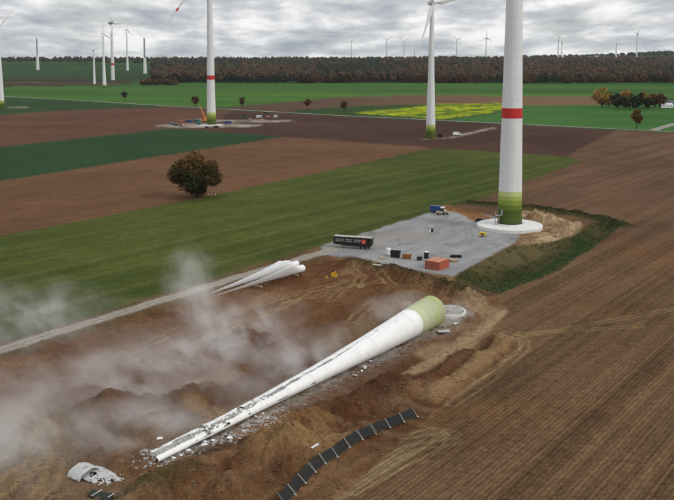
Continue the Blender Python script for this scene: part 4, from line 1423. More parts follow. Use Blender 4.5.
b.add(vs, fs)
b.build('rubble_fill', M_RUB, ringt)

# rank grass on the banks and verges
def tussocks(name, label, pts, cols, size, seed):
    r = np.random.default_rng(seed)
    P = np.array([p for p in pts])
    z = height(P[:, 0], P[:, 1])
    n = len(P)
    k = 5
    Vs, Cs = [], []
    base = np.stack([P[:, 0], P[:, 1], z], 1)
    for q in range(k):
        a = r.random(n) * 2 * PI
        l = size * (0.5 + r.random(n))
        w = size * 0.28
        dirv = np.stack([np.cos(a), np.sin(a), 0 * a], 1)
        sidev = np.stack([-np.sin(a), np.cos(a), 0 * a], 1)
        tipv = base + dirv * (l * 0.55)[:, None] + np.array([0, 0, 1.0]) * (l * 0.75)[:, None]
        Vs += [base + sidev * w - [0, 0, .1], base - sidev * w - [0, 0, .1], tipv]
        Cs.append(np.array(cols)[r.integers(0, len(cols), n)] * (0.7 + 0.6 * r.random((n, 1))))
    V_ = np.stack(Vs, 1).reshape(-1, 3)
    C_ = np.repeat(np.stack(Cs, 1).reshape(-1, 3), 3, 0)
    me = np_mesh(name, V_, np.arange(len(V_)).reshape(-1, 3), C_, 'leaf_colour')
    tag(link_mesh(name, me, M_LEAF), label, 'grass', kind='stuff')
def pts_in(P, n, seed, thr=-2, sc_=6.0):
    r = np.random.default_rng(seed)
    lo, hi = P.min(0), P.max(0)
    q = lo + r.random((n, 2)) * (hi - lo)
    ok = in_poly(q[:, 0], q[:, 1], P) & (fbm(q[:, 0] / sc_, q[:, 1] / sc_, 3, seed) > thr)
    return q[ok]
tussocks('bank_grass', 'rough olive grass on the bank beside the gravel pad', pts_in(HOLLOW, 16000, 61, -.15), [(0.110, 0.100, 0.040), (0.075, 0.095, 0.032), (0.150, 0.125, 0.060), (0.050, 0.085, 0.026)], 0.42, 1)
def pts_line(P, w, n, seed, off=0.0):
    r = np.random.default_rng(seed)
    seg = np.linalg.norm(np.diff(P, axis=0), axis=1)
    cs = np.concatenate([[0], np.cumsum(seg)])
    t_ = r.random(n) * cs[-1]
    x_ = np.interp(t_, cs, P[:, 0]); y_ = np.interp(t_, cs, P[:, 1])
    return np.stack([x_, y_], 1) + r.normal(size=(n, 2)) * w
tussocks('bank_grass', 'dark grass along the ridge behind the round plinth', pts_line(RIDGES[2][0], 1.7, 2600, 4), [(0.075, 0.075, 0.030), (0.050, 0.062, 0.024), (0.110, 0.088, 0.045)], 0.45, 2)
vp = pts_line(ROAD, 2.6, 5200, 6)
dv, _ = line_dist(vp[:, 0], vp[:, 1], ROAD)
vp = vp[(dv > 2.6) & (fbm(vp[:, 0] / 7, vp[:, 1] / 7, 3, 71) > -.1)]
tussocks('verge_grass', 'sparse dull grass along the gravel track', vp, [(0.130, 0.115, 0.058), (0.095, 0.092, 0.042), (0.170, 0.140, 0.080)], 0.28, 3)
tussocks('bank_grass', 'dark weeds on the earth bank below the gravel pad', pts_line(RIDGES[0][0], 2.0, 1800, 8), [(0.095, 0.080, 0.038), (0.070, 0.070, 0.028), (0.130, 0.095, 0.050)], 0.34, 5)
tussocks('bank_grass', 'weeds on the dark heap at the lower edge', np.concatenate([np.array(at(150 + 6 * rr.gauss(0, 1), 490 + 5 * rr.gauss(0, 1)))[None] for _ in range(260)]), [(0.120, 0.100, 0.042), (0.075, 0.080, 0.030)], 0.28, 6)

# ------------------------------------------------------------------ three dismounted blades
def ground_blade(rp, tp, label, roll, lift):
    r0 = np.array(on_hill(*rp)); t0 = np.array(on_hill(*tp))
    d = t0 - r0
    Lb = float(np.linalg.norm(d))
    z0, z1 = gz(*r0), gz(*t0)
    t = thing('rotor_blade', (r0[0], r0[1], z0), label, 'rotor blade', 'dismounted blades beside the gravel track')
    ax = Vector((d[0], d[1], 0)).normalized()
    q = Matrix((( -ax.y, 0, ax.x, 0), (ax.x, 0, ax.y, 0), (0, 1, 0, 0), (0, 0, 0, 1)))   # local x: chord on the ground, y: up, z: span
    Mx = Matrix.Translation((0, 0, lift)) @ q @ Matrix.Rotation(roll, 4, 'Z')
    rs = blade_rings(Lb, 39.0 / Lb * 1.06, 18)
    b = MB()
    b.rings(rs[1:], (True, True), True, Mx)
    b.build('airfoil', M_BLADE, t, smooth=True)
    b = MB()
    k = 1.18
    b.tube(Mx @ Vector((0, 0, -0.35)), Mx @ Vector((0, 0, rs[1][0][2] + .05)), 1.07, 1.07, 24)
    b.build('root_flange', M_BLADE, t, smooth=True)
    b = MB()
    b.tube(Mx @ Vector((0, 0, -0.36)), Mx @ Vector((0, 0, -0.37)), 0.86, 0.86, 24)
    b.build('root_shade_disc', M_DARK, t)  # disc painted dark for the shade inside the open root
    for f_ in (0.1, 0.55):
        b = MB()
        c_ = Vector((ax.x, ax.y, 0)) * (Lb * f_)
        b.box((0, 0, 0.15), (2.6, 0.5, 0.5), Matrix.Translation(c_) @ Matrix.Rotation(math.atan2(ax.y, ax.x) + PI / 2, 4, 'Z'))
        b.build('timber_support', M_WOOD, t)
ground_blade((302, 271.9), (217.5, 299.3), 'nearest white rotor blade of the three lying by the track', 0.80, 1.25)
ground_blade((296, 269.5), (215, 297.5), 'middle white rotor blade of the three lying by the track', 0.95, 1.35)
ground_blade((289, 268.5), (211, 297.5), 'farthest white rotor blade of the three, closest to the track', 0.95, 1.25)

# ------------------------------------------------------------------ leaning site fence
line = [(417, 417), (394, 426), (369, 436), (345, 449), (324, 463), (307, 479), (291, 495), (274, 512)]
LW = [np.array(on_hill(*p)) for p in line]
acc = [0]
for a, b_ in zip(LW[:-1], LW[1:]): acc.append(acc[-1] + float(np.linalg.norm(b_ - a)))
def along(s):
    i = max(0, min(len(LW) - 2, int(np.searchsorted(acc, s)) - 1))
    f = (s - acc[i]) / (acc[i + 1] - acc[i])
    return LW[i] * (1 - f) + LW[i + 1] * f
npan = int(acc[-1] // 3.5)
FH = 1.55
ordn = ['first', 'second', 'third', 'fourth', 'fifth', 'sixth', 'seventh', 'eighth', 'ninth', 'tenth', 'eleventh', 'twelfth', 'thirteenth', 'fourteenth', 'fifteenth']
for i in range(npan):
    a, c_ = along(i * 3.5), along(i * 3.5 + 3.45)
    d = Vector((c_[0] - a[0], c_[1] - a[1], 0)).normalized()
    side = Vector((d.y, -d.x, 0))
    if side.x > 0: side = -side              # away from the stubble, up the bank
    za, zc = gz(*a), gz(*c_)
    lean = math.radians(44 + rr.uniform(-4, 4))
    upv = Vector((0, 0, 1)) * math.sin(lean) + side * math.cos(lean)
    smp = [(a[0] + (c_[0] - a[0]) * f1 + side.x * math.cos(lean) * 1.55 * f2, a[1] + (c_[1] - a[1]) * f1 + side.y * math.cos(lean) * 1.55 * f2, za + (zc - za) * f1 + math.sin(lean) * 1.55 * f2) for f1 in (0, .25, .5, .75, 1) for f2 in (0, .35, .7, 1)]
    hs = height(np.array([p_[0] for p_ in smp]), np.array([p_[1] for p_ in smp]))
    lift = max(0.0, float(np.max(hs + 0.12 - np.array([p_[2] for p_ in smp])))) * 0.8
    t = thing('fence_panel', (a[0], a[1], za + 0.05 + lift), ordn[i] + ' leaning black screened fence panel counted from the upper right end', 'fence panel', 'black screened fence panels')
    Lp = 3.45
    o3 = d * Lp
    O = Vector((0, 0, 0.1)); 
    dz = Vector((0, 0, zc - za))
    b = MB()
    n1_, n2_ = 12, 6
    vs = []
    nrm = d.cross(upv).normalized()
    for ii in range(n1_ + 1):
        for jj in range(n2_ + 1):
            w_ = 0.22 * float(fbm(np.array([ii / 3 + i * 7]), np.array([jj / 2.0]), 3, 400)[0])
            vs.append(O + (o3 + dz) * (ii / n1_) + upv * (FH * jj / n2_) + nrm * (w_ + 0.02))
    b.add(vs, [(ii * (n2_ + 1) + jj, (ii + 1) * (n2_ + 1) + jj, (ii + 1) * (n2_ + 1) + jj + 1, ii * (n2_ + 1) + jj + 1) for ii in range(n1_) for jj in range(n2_)])
    b.build('screen', M_TARP, t, smooth=True)
    up0 = O - upv * 0.15
    for f_ in (0.02, 0.98):
        b = MB()
        p0 = up0 + (o3 + dz) * f_
        b.tube(p0 + nrm * (0.12 if nrm.z > 0 else -0.12), p0 + upv * (FH + .25) + nrm * (0.12 if nrm.z > 0 else -0.12), 0.035, n=6)
        b.build('post', M_POST, t)
    b = MB()
    for f_ in (0.0, FH + .03):
        b.tube(O + upv * f_, O + o3 + dz + upv * f_, 0.03, n=6)
    b.build('rail', M_DARK, t)
    b = MB()
    b.box((0, 0, 0.0), (0.5, 0.2, 0.12), Matrix.Translation(O - upv * 0.1) @ Matrix.Rotation(math.atan2(side.y, side.x), 4, 'Z'))
    b.build('foot_block', M_CONC, t)

# ------------------------------------------------------------------ vehicles, containers and gear
def wheel(parent, x, y, r, w, name='wheel'):
    b = MB()
    b.rings([[(x + rr_ * math.cos(2 * PI * j / 18), y + yy, r + rr_ * math.sin(2 * PI * j / 18)) for j in range(18)] for rr_, yy in ((r * .86, -w / 2), (r, -w * .35), (r, w * .35), (r * .86, w / 2))])
    o = b.build(name, M_TYRE, parent, smooth=True)
    b = MB()
    b.tube((x, y - w / 2 - .015, r), (x, y + w / 2 + .015, r), r * .52, n=14)
    b.build('rim', M_GREY, o)
    return o
# black exhibition-style trailer
x0, y0 = 5.5, 298.3
tr = thing('semi_trailer', (x0, y0, gz(x0, y0)), 'long black box trailer with pale lettering and red emblem on the gravel pad', 'trailer', rz=math.atan2(-4.4, 13))
MB().box((0, 0, 2.55), (13.4, 2.5, 2.65), bev=0.06).build('body', M_BLACK, tr)
MB().box((0, 0, 3.93), (13.5, 2.6, 0.10)).build('roof_edge', M_GREY, tr)
MB().box((-0.2, 0, 3.995), (13.0, 2.3, 0.04)).build('roof_sheet', mat('trailer_roof', (0.42, 0.39, 0.36), rough=.7, var=.2), tr)
MB().box((1.2, -1.26, 1.02), (9.4, 0.06, 0.36)).build('side_skirt', M_DARK, tr)
MB().box((0, 0, 1.1), (12.6, 0.9, 0.24)).build('chassis', M_DARK, tr)
for xx in (2.4, 3.75, 5.1):
    for yy in (-1.05, 1.05):
        wheel(tr, xx, yy, 0.5, 0.38)
for yy in (-0.8, 0.8):
    b = MB(); b.tube((-4.0, yy, 0.06), (-4.0, yy, 1.1), 0.09, n=8); b.box((-4.0, yy, 0.04), (0.45, 0.4, 0.08)); b.build('landing_leg', M_GREY, tr)
M_INK = mat('pale_lettering', (0.42, 0.41, 0.39), rough=.6, var=.1)
lr = random.Random(3)
for gx, wds in ((-5.9, 3.0), (-2.3, 2.2), (0.6, 2.3)):
    for row, zc in enumerate((3.05, 2.45)):
        b = MB()
        xx = gx
        while xx < gx + wds - .1:
            w_ = lr.uniform(.12, .26)
            h_ = lr.choice((.22, .30, .30))
            b.box((xx + w_ / 2, -1.262, zc - .15 + h_ / 2), (w_, 0.012, h_))
            b.box((xx + w_ / 2, -1.262, zc + .17), (w_ * .5, 0.012, 0.05))
            xx += w_ + lr.choice((.06, .06, .06, .2))
        b.build('lettering', M_INK, tr)
b = MB(); b.tube((4.0, -1.25, 2.62), (4.0, -1.275, 2.62), 0.85, n=28); em = b.build('emblem', mat('emblem_red', (0.50, 0.055, 0.045), rough=.6, var=.15), tr)
b = MB()
b.box((4.0, -1.282, 2.72), (0.95, 0.01, 0.14)); b.box((4.0, -1.282, 2.50), (0.75, 0.01, 0.12))
b.build('emblem_text', mat('emblem_pink', (0.62, 0.40, 0.36), rough=.6), em)
b = MB(); b.box((6.72, 0, 2.55), (0.05, 2.2, 2.4)); b.box((6.76, 0, 2.55), (0.05, 0.06, 2.4)); b.build('rear_doors', M_DARK, tr)

def yaw_of(v): return math.atan2(v[1], v[0])
def container(corner, label, offset):
    c_ = np.array(corner) + E1 * 3.03 - E2 * (1.22 + offset)
    t = thing('shipping_container', (c_[0], c_[1], gz(*c_)), label, 'container', 'pair of red containers on the pad', rz=yaw_of(E1))
    MB().box((0, 0, 1.32), (5.9, 2.30, 2.45)).build('body', M_CORTEN, t)
    for s_ in (-1, 1):
        vs = []
        for i in range(43):
            for z_ in (0.17, 2.45):
                vs.append((-2.9 + i * .138, s_ * (1.16 + (0.045 if (i // 1) % 4 in (1, 2) else 0)), z_))
        MB().add(vs, [(2 * i, 2 * i + 2, 2 * i + 3, 2 * i + 1) for i in range(42)]).build('corrugated_side', M_CORTEN, t)
    b = MB()
    for xx in (-2.98, 2.98):
        for yy in (-1.15, 1.15):
            b.box((xx, yy, 1.3), (0.14, 0.14, 2.6))
        for z_ in (0.08, 2.53):
            b.box((xx, 0, z_), (0.12, 2.2, 0.14))
    for yy in (-1.17, 1.17):
        for z_ in (0.08, 2.53):
            b.box((0, yy, z_), (5.8, 0.1, 0.14))
    b.build('frame', M_CORTEN, t)
    MB().box((0, 0, 2.57), (5.86, 2.26, 0.05)).build('roof', mat('container_roof_lit', (0.46, 0.20, 0.12), rough=.75, var=.15, scale=.8), t)  # paler red: the stronger light on the roof is put into its colour
    for s_ in (-1, 1):
        d_ = MB().box((-2.98, s_ * .56, 1.3), (0.07, 1.08, 2.3)).build('door', M_CORTEN, t)
        b = MB()
        for k in (-.25, .25):
            b.tube((-3.035, s_ * .56 + k, .2), (-3.035, s_ * .56 + k, 2.4), 0.025, n=6)
        b.build('lock_bar', M_GREY, d_)
cc = at(439.4, 262.4, 2.6)
container(cc, 'right one of the two red brown containers at the pad corner', 0)
container(cc, 'left one of the two red brown containers at the pad corner', 2.50)

def P3(px, py):
    x, y = on_hill(px, py)
    return (x, y, gz(x, y))
def toilet(px, py, m, mroof, label):
    t = thing('portable_toilet', P3(px, py), label, 'portable toilet', rz=0.5)
    MB().box((0, 0, 1.08), (1.12, 1.12, 2.0), bev=0.06).build('cabin', m, t)
    b = MB(); b.rings([[(sx * .6, sy * .6, 2.08) for sx, sy in ((-1, -1), (1, -1), (1, 1), (-1, 1))], [(sx * .45, sy * .45, 2.3) for sx, sy in ((-1, -1), (1, -1), (1, 1), (-1, 1))]]); b.build('roof', mroof, t)
    MB().box((0, -0.575, 1.05), (0.75, 0.04, 1.8)).build('door', m, t)
    MB().box((0, 0, 0.05), (1.2, 1.2, 0.1)).build('skid', M_DARK, t)
toilet(388.5, 255, M_VAN, M_VAN, 'white portable toilet on the pad edge near the trailer')
toilet(426.3, 258.4, M_BLACK, M_VAN, 'black portable toilet with white roof beside the red containers')
def skip(px, py, L_, W_, H_, m, label, rz, fill=None):
    t = thing('skip_bin', P3(px, py), label, 'skip', rz=rz)
    b = MB()
    w0, w1 = 0.84, 1.0
    def rg(s_, z_, t_=0): return [(sx * (L_ / 2 * s_ - t_), sy * (W_ / 2 - t_), z_) for sx, sy in ((-1, -1), (1, -1), (1, 1), (-1, 1))]
    b.rings([rg(w0, 0.08), rg(w1, H_), rg(w1, H_, 0.06), rg(w0, 0.2, 0.06)], (True, True))
    b.build('tub', m, t)
    for k in (-.3, 0, .3):
        for s_ in (-1, 1):
            MB().box((k * L_, s_ * (W_ / 2 + .03), H_ * .5), (0.1, 0.07, H_ * .8)).build('rib', M_DARK, t)
    MB().box((0, 0, H_ * .62), (L_ * .86, W_ * .9, 0.2)).build('load', fill or M_DARK, t)
skip(395.5, 257.2, 3.2, 1.9, 2.1, M_BLACK, 'black steel skip beside the white portable toilet', -0.25)
skip(407, 258.8, 2.9, 1.7, 1.35, M_RUST, 'rusty orange skip with dark load right of the black skip', -0.25)
skip(419.5, 260.2, 1.7, 1.2, 1.1, M_DARK, 'small dark grey tub between rusty skip and containers', -0.2)
def pallet(px, py, label, rz, n=4):
    t = thing('timber_stack', P3(px, py), label, 'timber', rz=rz)
    for k in range(n):
        for i in range(5):
            MB().box(((i - 2) * .42, 0, 0.12 + k * .16), (0.34, 2.2, 0.09)).build('plank', M_WOOD, t)
        MB().box((0, .7 if k % 2 else -.7, 0.04 + k * .16), (2.0, .1, .07)).build('bearer', M_WOOD, t)
pallet(382.5, 258.6, 'low pale timber stack left of the white portable toilet', 0.2, 2)
pallet(453.5, 261.5, 'pale timber stack right of the red containers', 0.6, 4)
# coiled hoses
x, y, z = P3(456, 257.3)
t = thing('hose_coils', (x, y, z), 'heap of black hose coils behind the red containers', 'hoses')
for i, (ox, oy, r_) in enumerate(((-1.1, .1, .7), (.2, .2, .6), (1.2, -.2, .55), (-.4, -.3, .5))):
    b = MB()
    for k in range(3):
        n = 20
        ringp = [Vector((ox + (r_ - .03 * k) * math.cos(2 * PI * j / n), oy + (r_ - .03 * k) * math.sin(2 * PI * j / n), .14 + .22 * k + .05 * math.sin(j + i))) for j in range(n)]
        for j in range(n):
            b.tube(ringp[j], ringp[(j + 1) % n], .13, n=5)
    b.build('hose', M_TYRE, t)
# drum
t = thing('drum', P3(432.2, 232), 'small black drum with pale side standing alone on the gravel pad', 'drum')
b = MB(); b.lathe([(.42, 0), (.45, .1), (.42, .2), (.42, .6), (.45, .66), (.42, .72), (.42, 1.2), (.38, 1.25)], 18, (True, True)); b.build('barrel', M_BLACK, t, smooth=True)
MB().box((-.75, -.1, .3), (.5, .4, .6)).build('box', M_VAN, t)

def box_lorry(px, py, rz, label):
    t = thing('lorry', P3(px, py), label, 'lorry', rz=rz)
    MB().box((-1.3, 0, 2.0), (4.2, 2.3, 2.2), bev=.05).build('box_body', M_BLUE, t)
    MB().box((-.3, 0, .75), (6.4, .9, .25)).build('chassis', M_DARK, t)
    b = MB(); b.prism([(1.05, .7), (2.75, .7), (2.8, 1.7), (2.45, 2.7), (1.05, 2.75)], -1.1, 1.1, Matrix.Rotation(-PI / 2, 4, 'Z')); 
    cab = b.build('cab', M_VAN, t)
    MB().box((2.68, 0, 2.15), (.16, 1.9, .8), Matrix.Identity(4)).build('windscreen', M_GLASS, cab)
    for s_ in (-1, 1):
        MB().box((1.9, s_ * 1.1, 2.1), (.9, .05, .65)).build('side_window', M_GLASS, cab)
        MB().box((2.82, s_ * .8, 1.0), (.06, .35, .2)).build('headlight', M_GREY, t)
        wheel(t, 2.0, s_ * 1.0, .48, .3); wheel(t, -2.2, s_ * 1.0, .48, .5)
box_lorry(438.5, 213.2, -0.35, 'blue box lorry with white cab at the far corner of the pad')
def loader(px, py, rz, m, label, k=1.0):
    t = thing('wheel_loader', P3(px, py), label, 'loader', rz=rz)
    t.scale = (k, k, k)
    b = MB(); b.prism([(-2.2, .7), (.1, .7), (.1, 1.5), (-1.9, 1.6), (-2.2, 1.3)], -.8, .8, Matrix.Rotation(-PI / 2, 4, 'Z')); b.build('engine_cover', m, t)
    cb = MB().box((.0, 0, 1.95), (1.3, 1.3, 1.7), bev=.08).build('cab', M_GLASS, t)
    MB().box((0, 0, 2.85), (1.5, 1.5, .12)).build('cab_roof', m, cb)
    MB().box((1.3, 0, .95), (1.5, 1.0, .7)).build('front_frame', m, t)
    for s_ in (-1, 1):
        b = MB(); b.tube((.9, s_ * .5, 1.5), (2.5, s_ * .5, .6), .12, n=6); b.build('lift_arm', m, t)
    b = MB(); b.prism([(2.4, .15), (3.4, .1), (3.3, .3), (2.7, .45), (2.6, 1.1), (2.4, 1.15)], -1.2, 1.2, Matrix.Rotation(-PI / 2, 4, 'Z')); b.build('bucket', m, t)
    for xx in (-1.4, 1.3):
        for s_ in (-1, 1):
            wheel(t, xx, s_ * .95, .62, .45)
loader(441.8, 214.8, 0.2, M_BEIGE, 'beige wheel loader in front of the blue lorry')
def car(px, py, rz, m, label, name='car', cat='car', van=False, z=None):
    t = thing(name, P3(px, py), label, cat, rz=rz)
    if van:
        lower = [(-2.5, .35), (2.5, .35), (2.55, 1.0), (1.7, 1.35), (1.15, 2.2), (-2.4, 2.25), (-2.55, 1.2)]
        wins = [(1.32, 1.75, .5)]
    else:
        lower = [(-2.2, .32), (2.2, .32), (2.28, .75), (1.25, .98), (.45, 1.48), (-1.2, 1.52), (-2.05, 1.05), (-2.28, .8)]
    w_ = 1.0 if van else .9
    rs = []
    for yy, s_ in ((-w_, .93), (-w_ * .96, 1.0), (w_ * .96, 1.0), (w_, .93)):
        cz_ = .9
        rs.append([(a * (.98 if s_ < 1 else 1), yy, cz_ + (c_ - cz_) * s_) for a, c_ in lower])
    b = MB(); b.rings(rs, (True, True)); b.build('body', m, t)
    if van:
        b = MB(); b.add([(1.73, -.85, 1.40), (1.73, .85, 1.40), (1.21, .8, 2.12), (1.21, -.8, 2.12)], [(0, 1, 2, 3)]); b.build('windscreen', M_GLASS, t)
        for s_ in (-1, 1):
            MB().box((.75, s_ * 1.0, 1.65), (.8, .02, .5)).build('side_window', M_GLASS, t)
    else:
        for q in ((( 1.22, 1.02), (.48, 1.46)), ((-1.98, 1.12), (-1.26, 1.49))):
            (a0, z0_), (a1, z1_) = q
            e_ = .02 if a0 > 0 else -.02
            b = MB(); b.add([(a0 + e_, -.78, z0_ + .01), (a0 + e_, .78, z0_ + .01), (a1 + e_, .7, z1_ + .02), (a1 + e_, -.7, z1_ + .02)], [(0, 1, 2, 3)]); b.build('windscreen' if a0 > 0 else 'rear_window', M_GLASS, t)
        for s_ in (-1, 1):
            MB().box((-.35, s_ * .89, 1.22), (1.7, .02, .36)).build('side_window', M_GLASS, t)
    for s_ in (-1, 1):
        MB().box((2.25 if not van else 2.53, s_ * .62, .72), (.06, .36, .16)).build('headlight', M_GREY, t)
        for xx in (-1.35, 1.4):
            wheel(t, xx, s_ * (w_ - .1), .33, .22)
    return t
car(481.5, 222, -0.55, M_BLACK, 'black car parked beside the round white plinth')
# yellow compressor
t = thing('compressor', P3(482.5, 236.5), 'small yellow orange machine parked against the round white plinth', 'machine', rz=-0.2)
b = MB(); b.prism([(-1.25, .5), (1.25, .5), (1.3, 1.0), (.9, 1.55), (-.95, 1.6), (-1.3, 1.0)], -.7, .7, Matrix.Rotation(-PI / 2, 4, 'Z')); b.build('housing', M_YELLOW, t)
MB().box((0, -.72, 1.05), (1.0, .04, .45)).build('grille', M_DARK, t)
b = MB(); b.tube((1.2, 0, .55), (2.3, 0, .5), .05, n=6); b.build('tow_bar', M_DARK, t)
for s_ in (-1, 1): wheel(t, -.1, s_ * .78, .36, .2)
# digger buckets in the soil
def bucket(px, py, m, label, w_, rz, k):
    t = thing('digger_bucket', P3(px, py), label, 'digger bucket', 'digger buckets on the soil', rz=rz)
    t.scale = (k, k, k)
    b = MB()
    oc = [(-.2, .0), (.5, -.02), (1.0, .15), (1.15, .6), (.95, 1.05), (.4, 1.15)]
    inn = [(.4, 1.08), (.9, .98), (1.07, .6), (.93, .22), (.5, .06), (-.2, .06)]
    b.prism(oc + inn, -w_ / 2, w_ / 2, Matrix.Rotation(-PI / 2, 4, 'Z')); b.build('shell', m, t)
    for s_ in (-1, 1):
        b = MB(); b.prism(oc, s_ * w_ / 2 - .03, s_ * w_ / 2 + .03, Matrix.Rotation(-PI / 2, 4, 'Z')); b.build('side_plate', m, t)
    for i in range(5):
        MB().box((-.32, -w_ / 2 + .12 + i * (w_ - .24) / 4, .04), (.3, .1, .08)).build('tooth', M_GREY, t)
    b = MB(); b.box((.75, -.25, 1.25), (.5, .08, .5)); b.box((.75, .25, 1.25), (.5, .08, .5)); b.build('hinge', M_DARK, t)
bucket(336, 275.2, M_YELLOW, 'bright yellow digger bucket lying on brown soil below the trailer', 2.0, 2.9, 1.15)
bucket(324, 277.6, mat('dull_ochre', (0.36, 0.20, 0.05), rough=.7, var=.25), 'dull ochre digger bucket left of the bright yellow one', 1.5, 0.3, 0.95)
t = thing('steel_pipe', P3(378, 270.5), 'long pale pipe lying on the dark bank below the trailer', 'pipe', rz=math.atan2(-3.2, 6))
b = MB(); b.tube((-3.2, 0, .35), (3.2, 0, .35), .28, n=14); b.build('tube', M_CONC, t, smooth=True)
for s_ in (-1, 1):
    b = MB(); b.tube((s_ * 3.05, 0, .35), (s_ * 3.25, 0, .35), .36, n=14); b.build('flange', M_GREY, t)
t = thing('white_board', P3(315, 455), 'short white board lying on the soil above the fence', 'board', rz=1.0)
MB().box((0, 0, .35), (2.0, .35, .12), bev=.02).build('plank', M_VAN, t)
MB().box((.7, 0, .2), (.15, .3, .3)).build('bearer', M_VAN, t)
# dark sheet at the lower edge
x, y, z = P3(102, 494)
t = thing('crumpled_sheet', (x, y, z), 'dark crumpled sheet below the holed wall piece', 'sheet', rz=-0.5)
b = MB()
vs = [((i / 10 - .5) * 4.4, (j / 6 - .5) * 1.8, .35 + .35 * float(fbm(np.array([i / 2.5]), np.array([j / 2.0]), 3, 500)[0])) for i in range(11) for j in range(7)]
b.add(vs, [(i * 7 + j, (i + 1) * 7 + j, (i + 1) * 7 + j + 1, i * 7 + j + 1) for i in range(10) for j in range(6)])
b.build('tarpaulin', mat('dark_green_sheet', (0.025, 0.030, 0.024), rough=.8, var=.3), t)
for k in (-1.2, 1.2):
    b = MB(); b.tube((k, -.9, .3), (k + .4, .9, .6), .05, n=6); b.build('pole', M_VAN, t)

# works yard at the distant striped tower
def yard_box(px, py, L_, W_, H_, m, label, rz=0.0, name='site_container', cat='container'):
    t = thing(name, P3(px, py), label, cat, 'gear in the yard of the distant striped tower', rz=rz)
    MB().box((0, 0, H_ / 2), (L_, W_, H_), bev=.05).build('body', m, t)
    MB().box((0, 0, H_ + .06), (L_ * 1.01, W_ * 1.01, .12)).build('roof', M_GREY, t)
    MB().box((L_ * .2, -W_ / 2 - .02, H_ * .45), (.9, .05, H_ * .8)).build('door', M_DARK, t)
    for s_ in (-.25, ):
        MB().box((L_ * s_, -W_ / 2 - .02, H_ * .6), (1.2, .05, .8)).build('window', M_GLASS, t)
yard_box(181, 123, 6, 2.6, 2.6, M_CORTEN, 'red container in the far yard left of the crane', .1)
yard_box(189, 122.2, 6, 2.5, 2.4, M_BLUE, 'dark blue container in the far yard left of the crane', -.1)
yard_box(172, 124.5, 5, 3, 2.0, M_GREENM, 'green container at the left end of the far yard', .3)
yard_box(197, 122, 7, 2.5, 2.8, M_TEAL, 'teal container just left of the crane', -.3)
yard_box(199, 124.2, 6, 2.5, 2.0, M_TEAL, 'low teal container in front of the crane', -.25)
yard_box(176, 125.6, 4, 2.2, 1.8, M_DARK, 'dark low container at the front left of the far yard', .2)
yard_box(228, 123.6, 6.5, 2.8, 2.6, M_BLUE, 'bright blue container right of the distant striped tower', .15)
yard_box(259, 117.4, 6, 3, 2.4, M_VAN, 'white cabin in the far yard by the farm road', .1)
yard_box(275.5, 117.4, 4, 2.5, 2.6, M_VAN, 'white cabin at the right end of the far yard', .0)
yard_box(266, 113.6, 5, 2.4, 2.2, M_DARK, 'dark cabin beside the farm road behind the far yard', .0)
loader(181, 126.4, 2.6, M_BEIGE, 'pale loader in front of the red container in the far yard', 1.1)
loader(243.5, 118.6, .6, M_GREENM, 'green tractor in the far yard right of the tower', 1.5)
car(212, 127.9, .1, M_GREY, 'grey car in front of the distant striped tower')
car(207, 128.0, .1, M_BLACK, 'dark car in front of the distant striped tower')
car(216.5, 128.0, .1, M_BLACK, 'dark van in front of the distant striped tower', name='van', cat='van', van=True)
# crane
p = P3(204, 121.5)
t = thing('mobile_crane', p, 'orange mobile crane with raised boom beside the distant striped tower', 'crane', rz=.1)
MB().box((0, 0, 1.3), (9, 2.6, .9)).build('carrier', M_ORANGE, t)
MB().box((-3.6, 0, 2.4), (1.8, 2.4, 1.6), bev=.1).build('driver_cab', M_ORANGE, t)
MB().box((1.4, 0, 2.6), (3.6, 2.4, 1.7), bev=.1).build('superstructure', M_ORANGE, t)
sc = FPX / p[1]
tip = Vector((-4.6 / sc * 1.0, 2, 16.5 / sc))
rootv = Vector((1.6, 0, 3.0))
b = MB(); b.tube(rootv, rootv.lerp(tip, .55), .75, .65, 6); b.build('boom', M_ORANGE, t)
b = MB(); b.tube(rootv.lerp(tip, .5), tip, .55, .38, 6); b.build('boom_extension', M_ORANGE, t)
MB().box(tuple(tip), (.9, .7, 1.0)).build('boom_head', M_DARK, t)
b = MB(); b.tube((0.2, 0, 2.2), rootv.lerp(tip, .35), .22, n=6); b.build('luffing_ram', M_GREY, t)
for xx in (-3.6, -2.2, 1.6, 3.2):
    for s_ in (-1, 1): wheel(t, xx, s_ * 1.15, .6, .4)
for i, (px, py, h_) in enumerate(((186, 125.8, 1.6), (193, 126.0, 1.2), (232, 120.5, 1.3), (250, 119.2, 1.6), (268, 116.8, 1.6), (262, 119.6, 1.1), (236, 126, 1.0))):
    p = P3(px, py)
    b = MB(); n = 16
    vs = [(0, 0, h_)] + [(k * 2.4 * (1 + .25 * rr.uniform(-1, 1)) * math.cos(2 * PI * j / n), k * 2.0 * (1 + .25 * rr.uniform(-1, 1)) * math.sin(2 * PI * j / n), (h_ * .55 if k == .55 else -.3)) for k in (.55, 1.3) for j in range(n)]
    fs = [(0, 1 + j, 1 + (j + 1) % n) for j in range(n)] + [(1 + j, 1 + n + j, 1 + n + (j + 1) % n, 1 + (j + 1) % n) for j in range(n)]
    b.add(vs, fs)
    o = b.build('spoil_heap', mat('spoil', (0.27, 0.17, 0.10), rough=1, var=.25))
    o.location = p
    tag(o, ['tan earth heap in front of the far red container', 'low tan earth heap in front of the far crane', 'tan earth heap just right of the distant striped tower', 'tan earth heap behind the green tractor', 'tan earth heap between the two white cabins', 'low tan earth heap in front of the left white cabin', 'low tan earth heap below the bright blue container'][i], 'earth heap', 'earth heaps in the far yard')
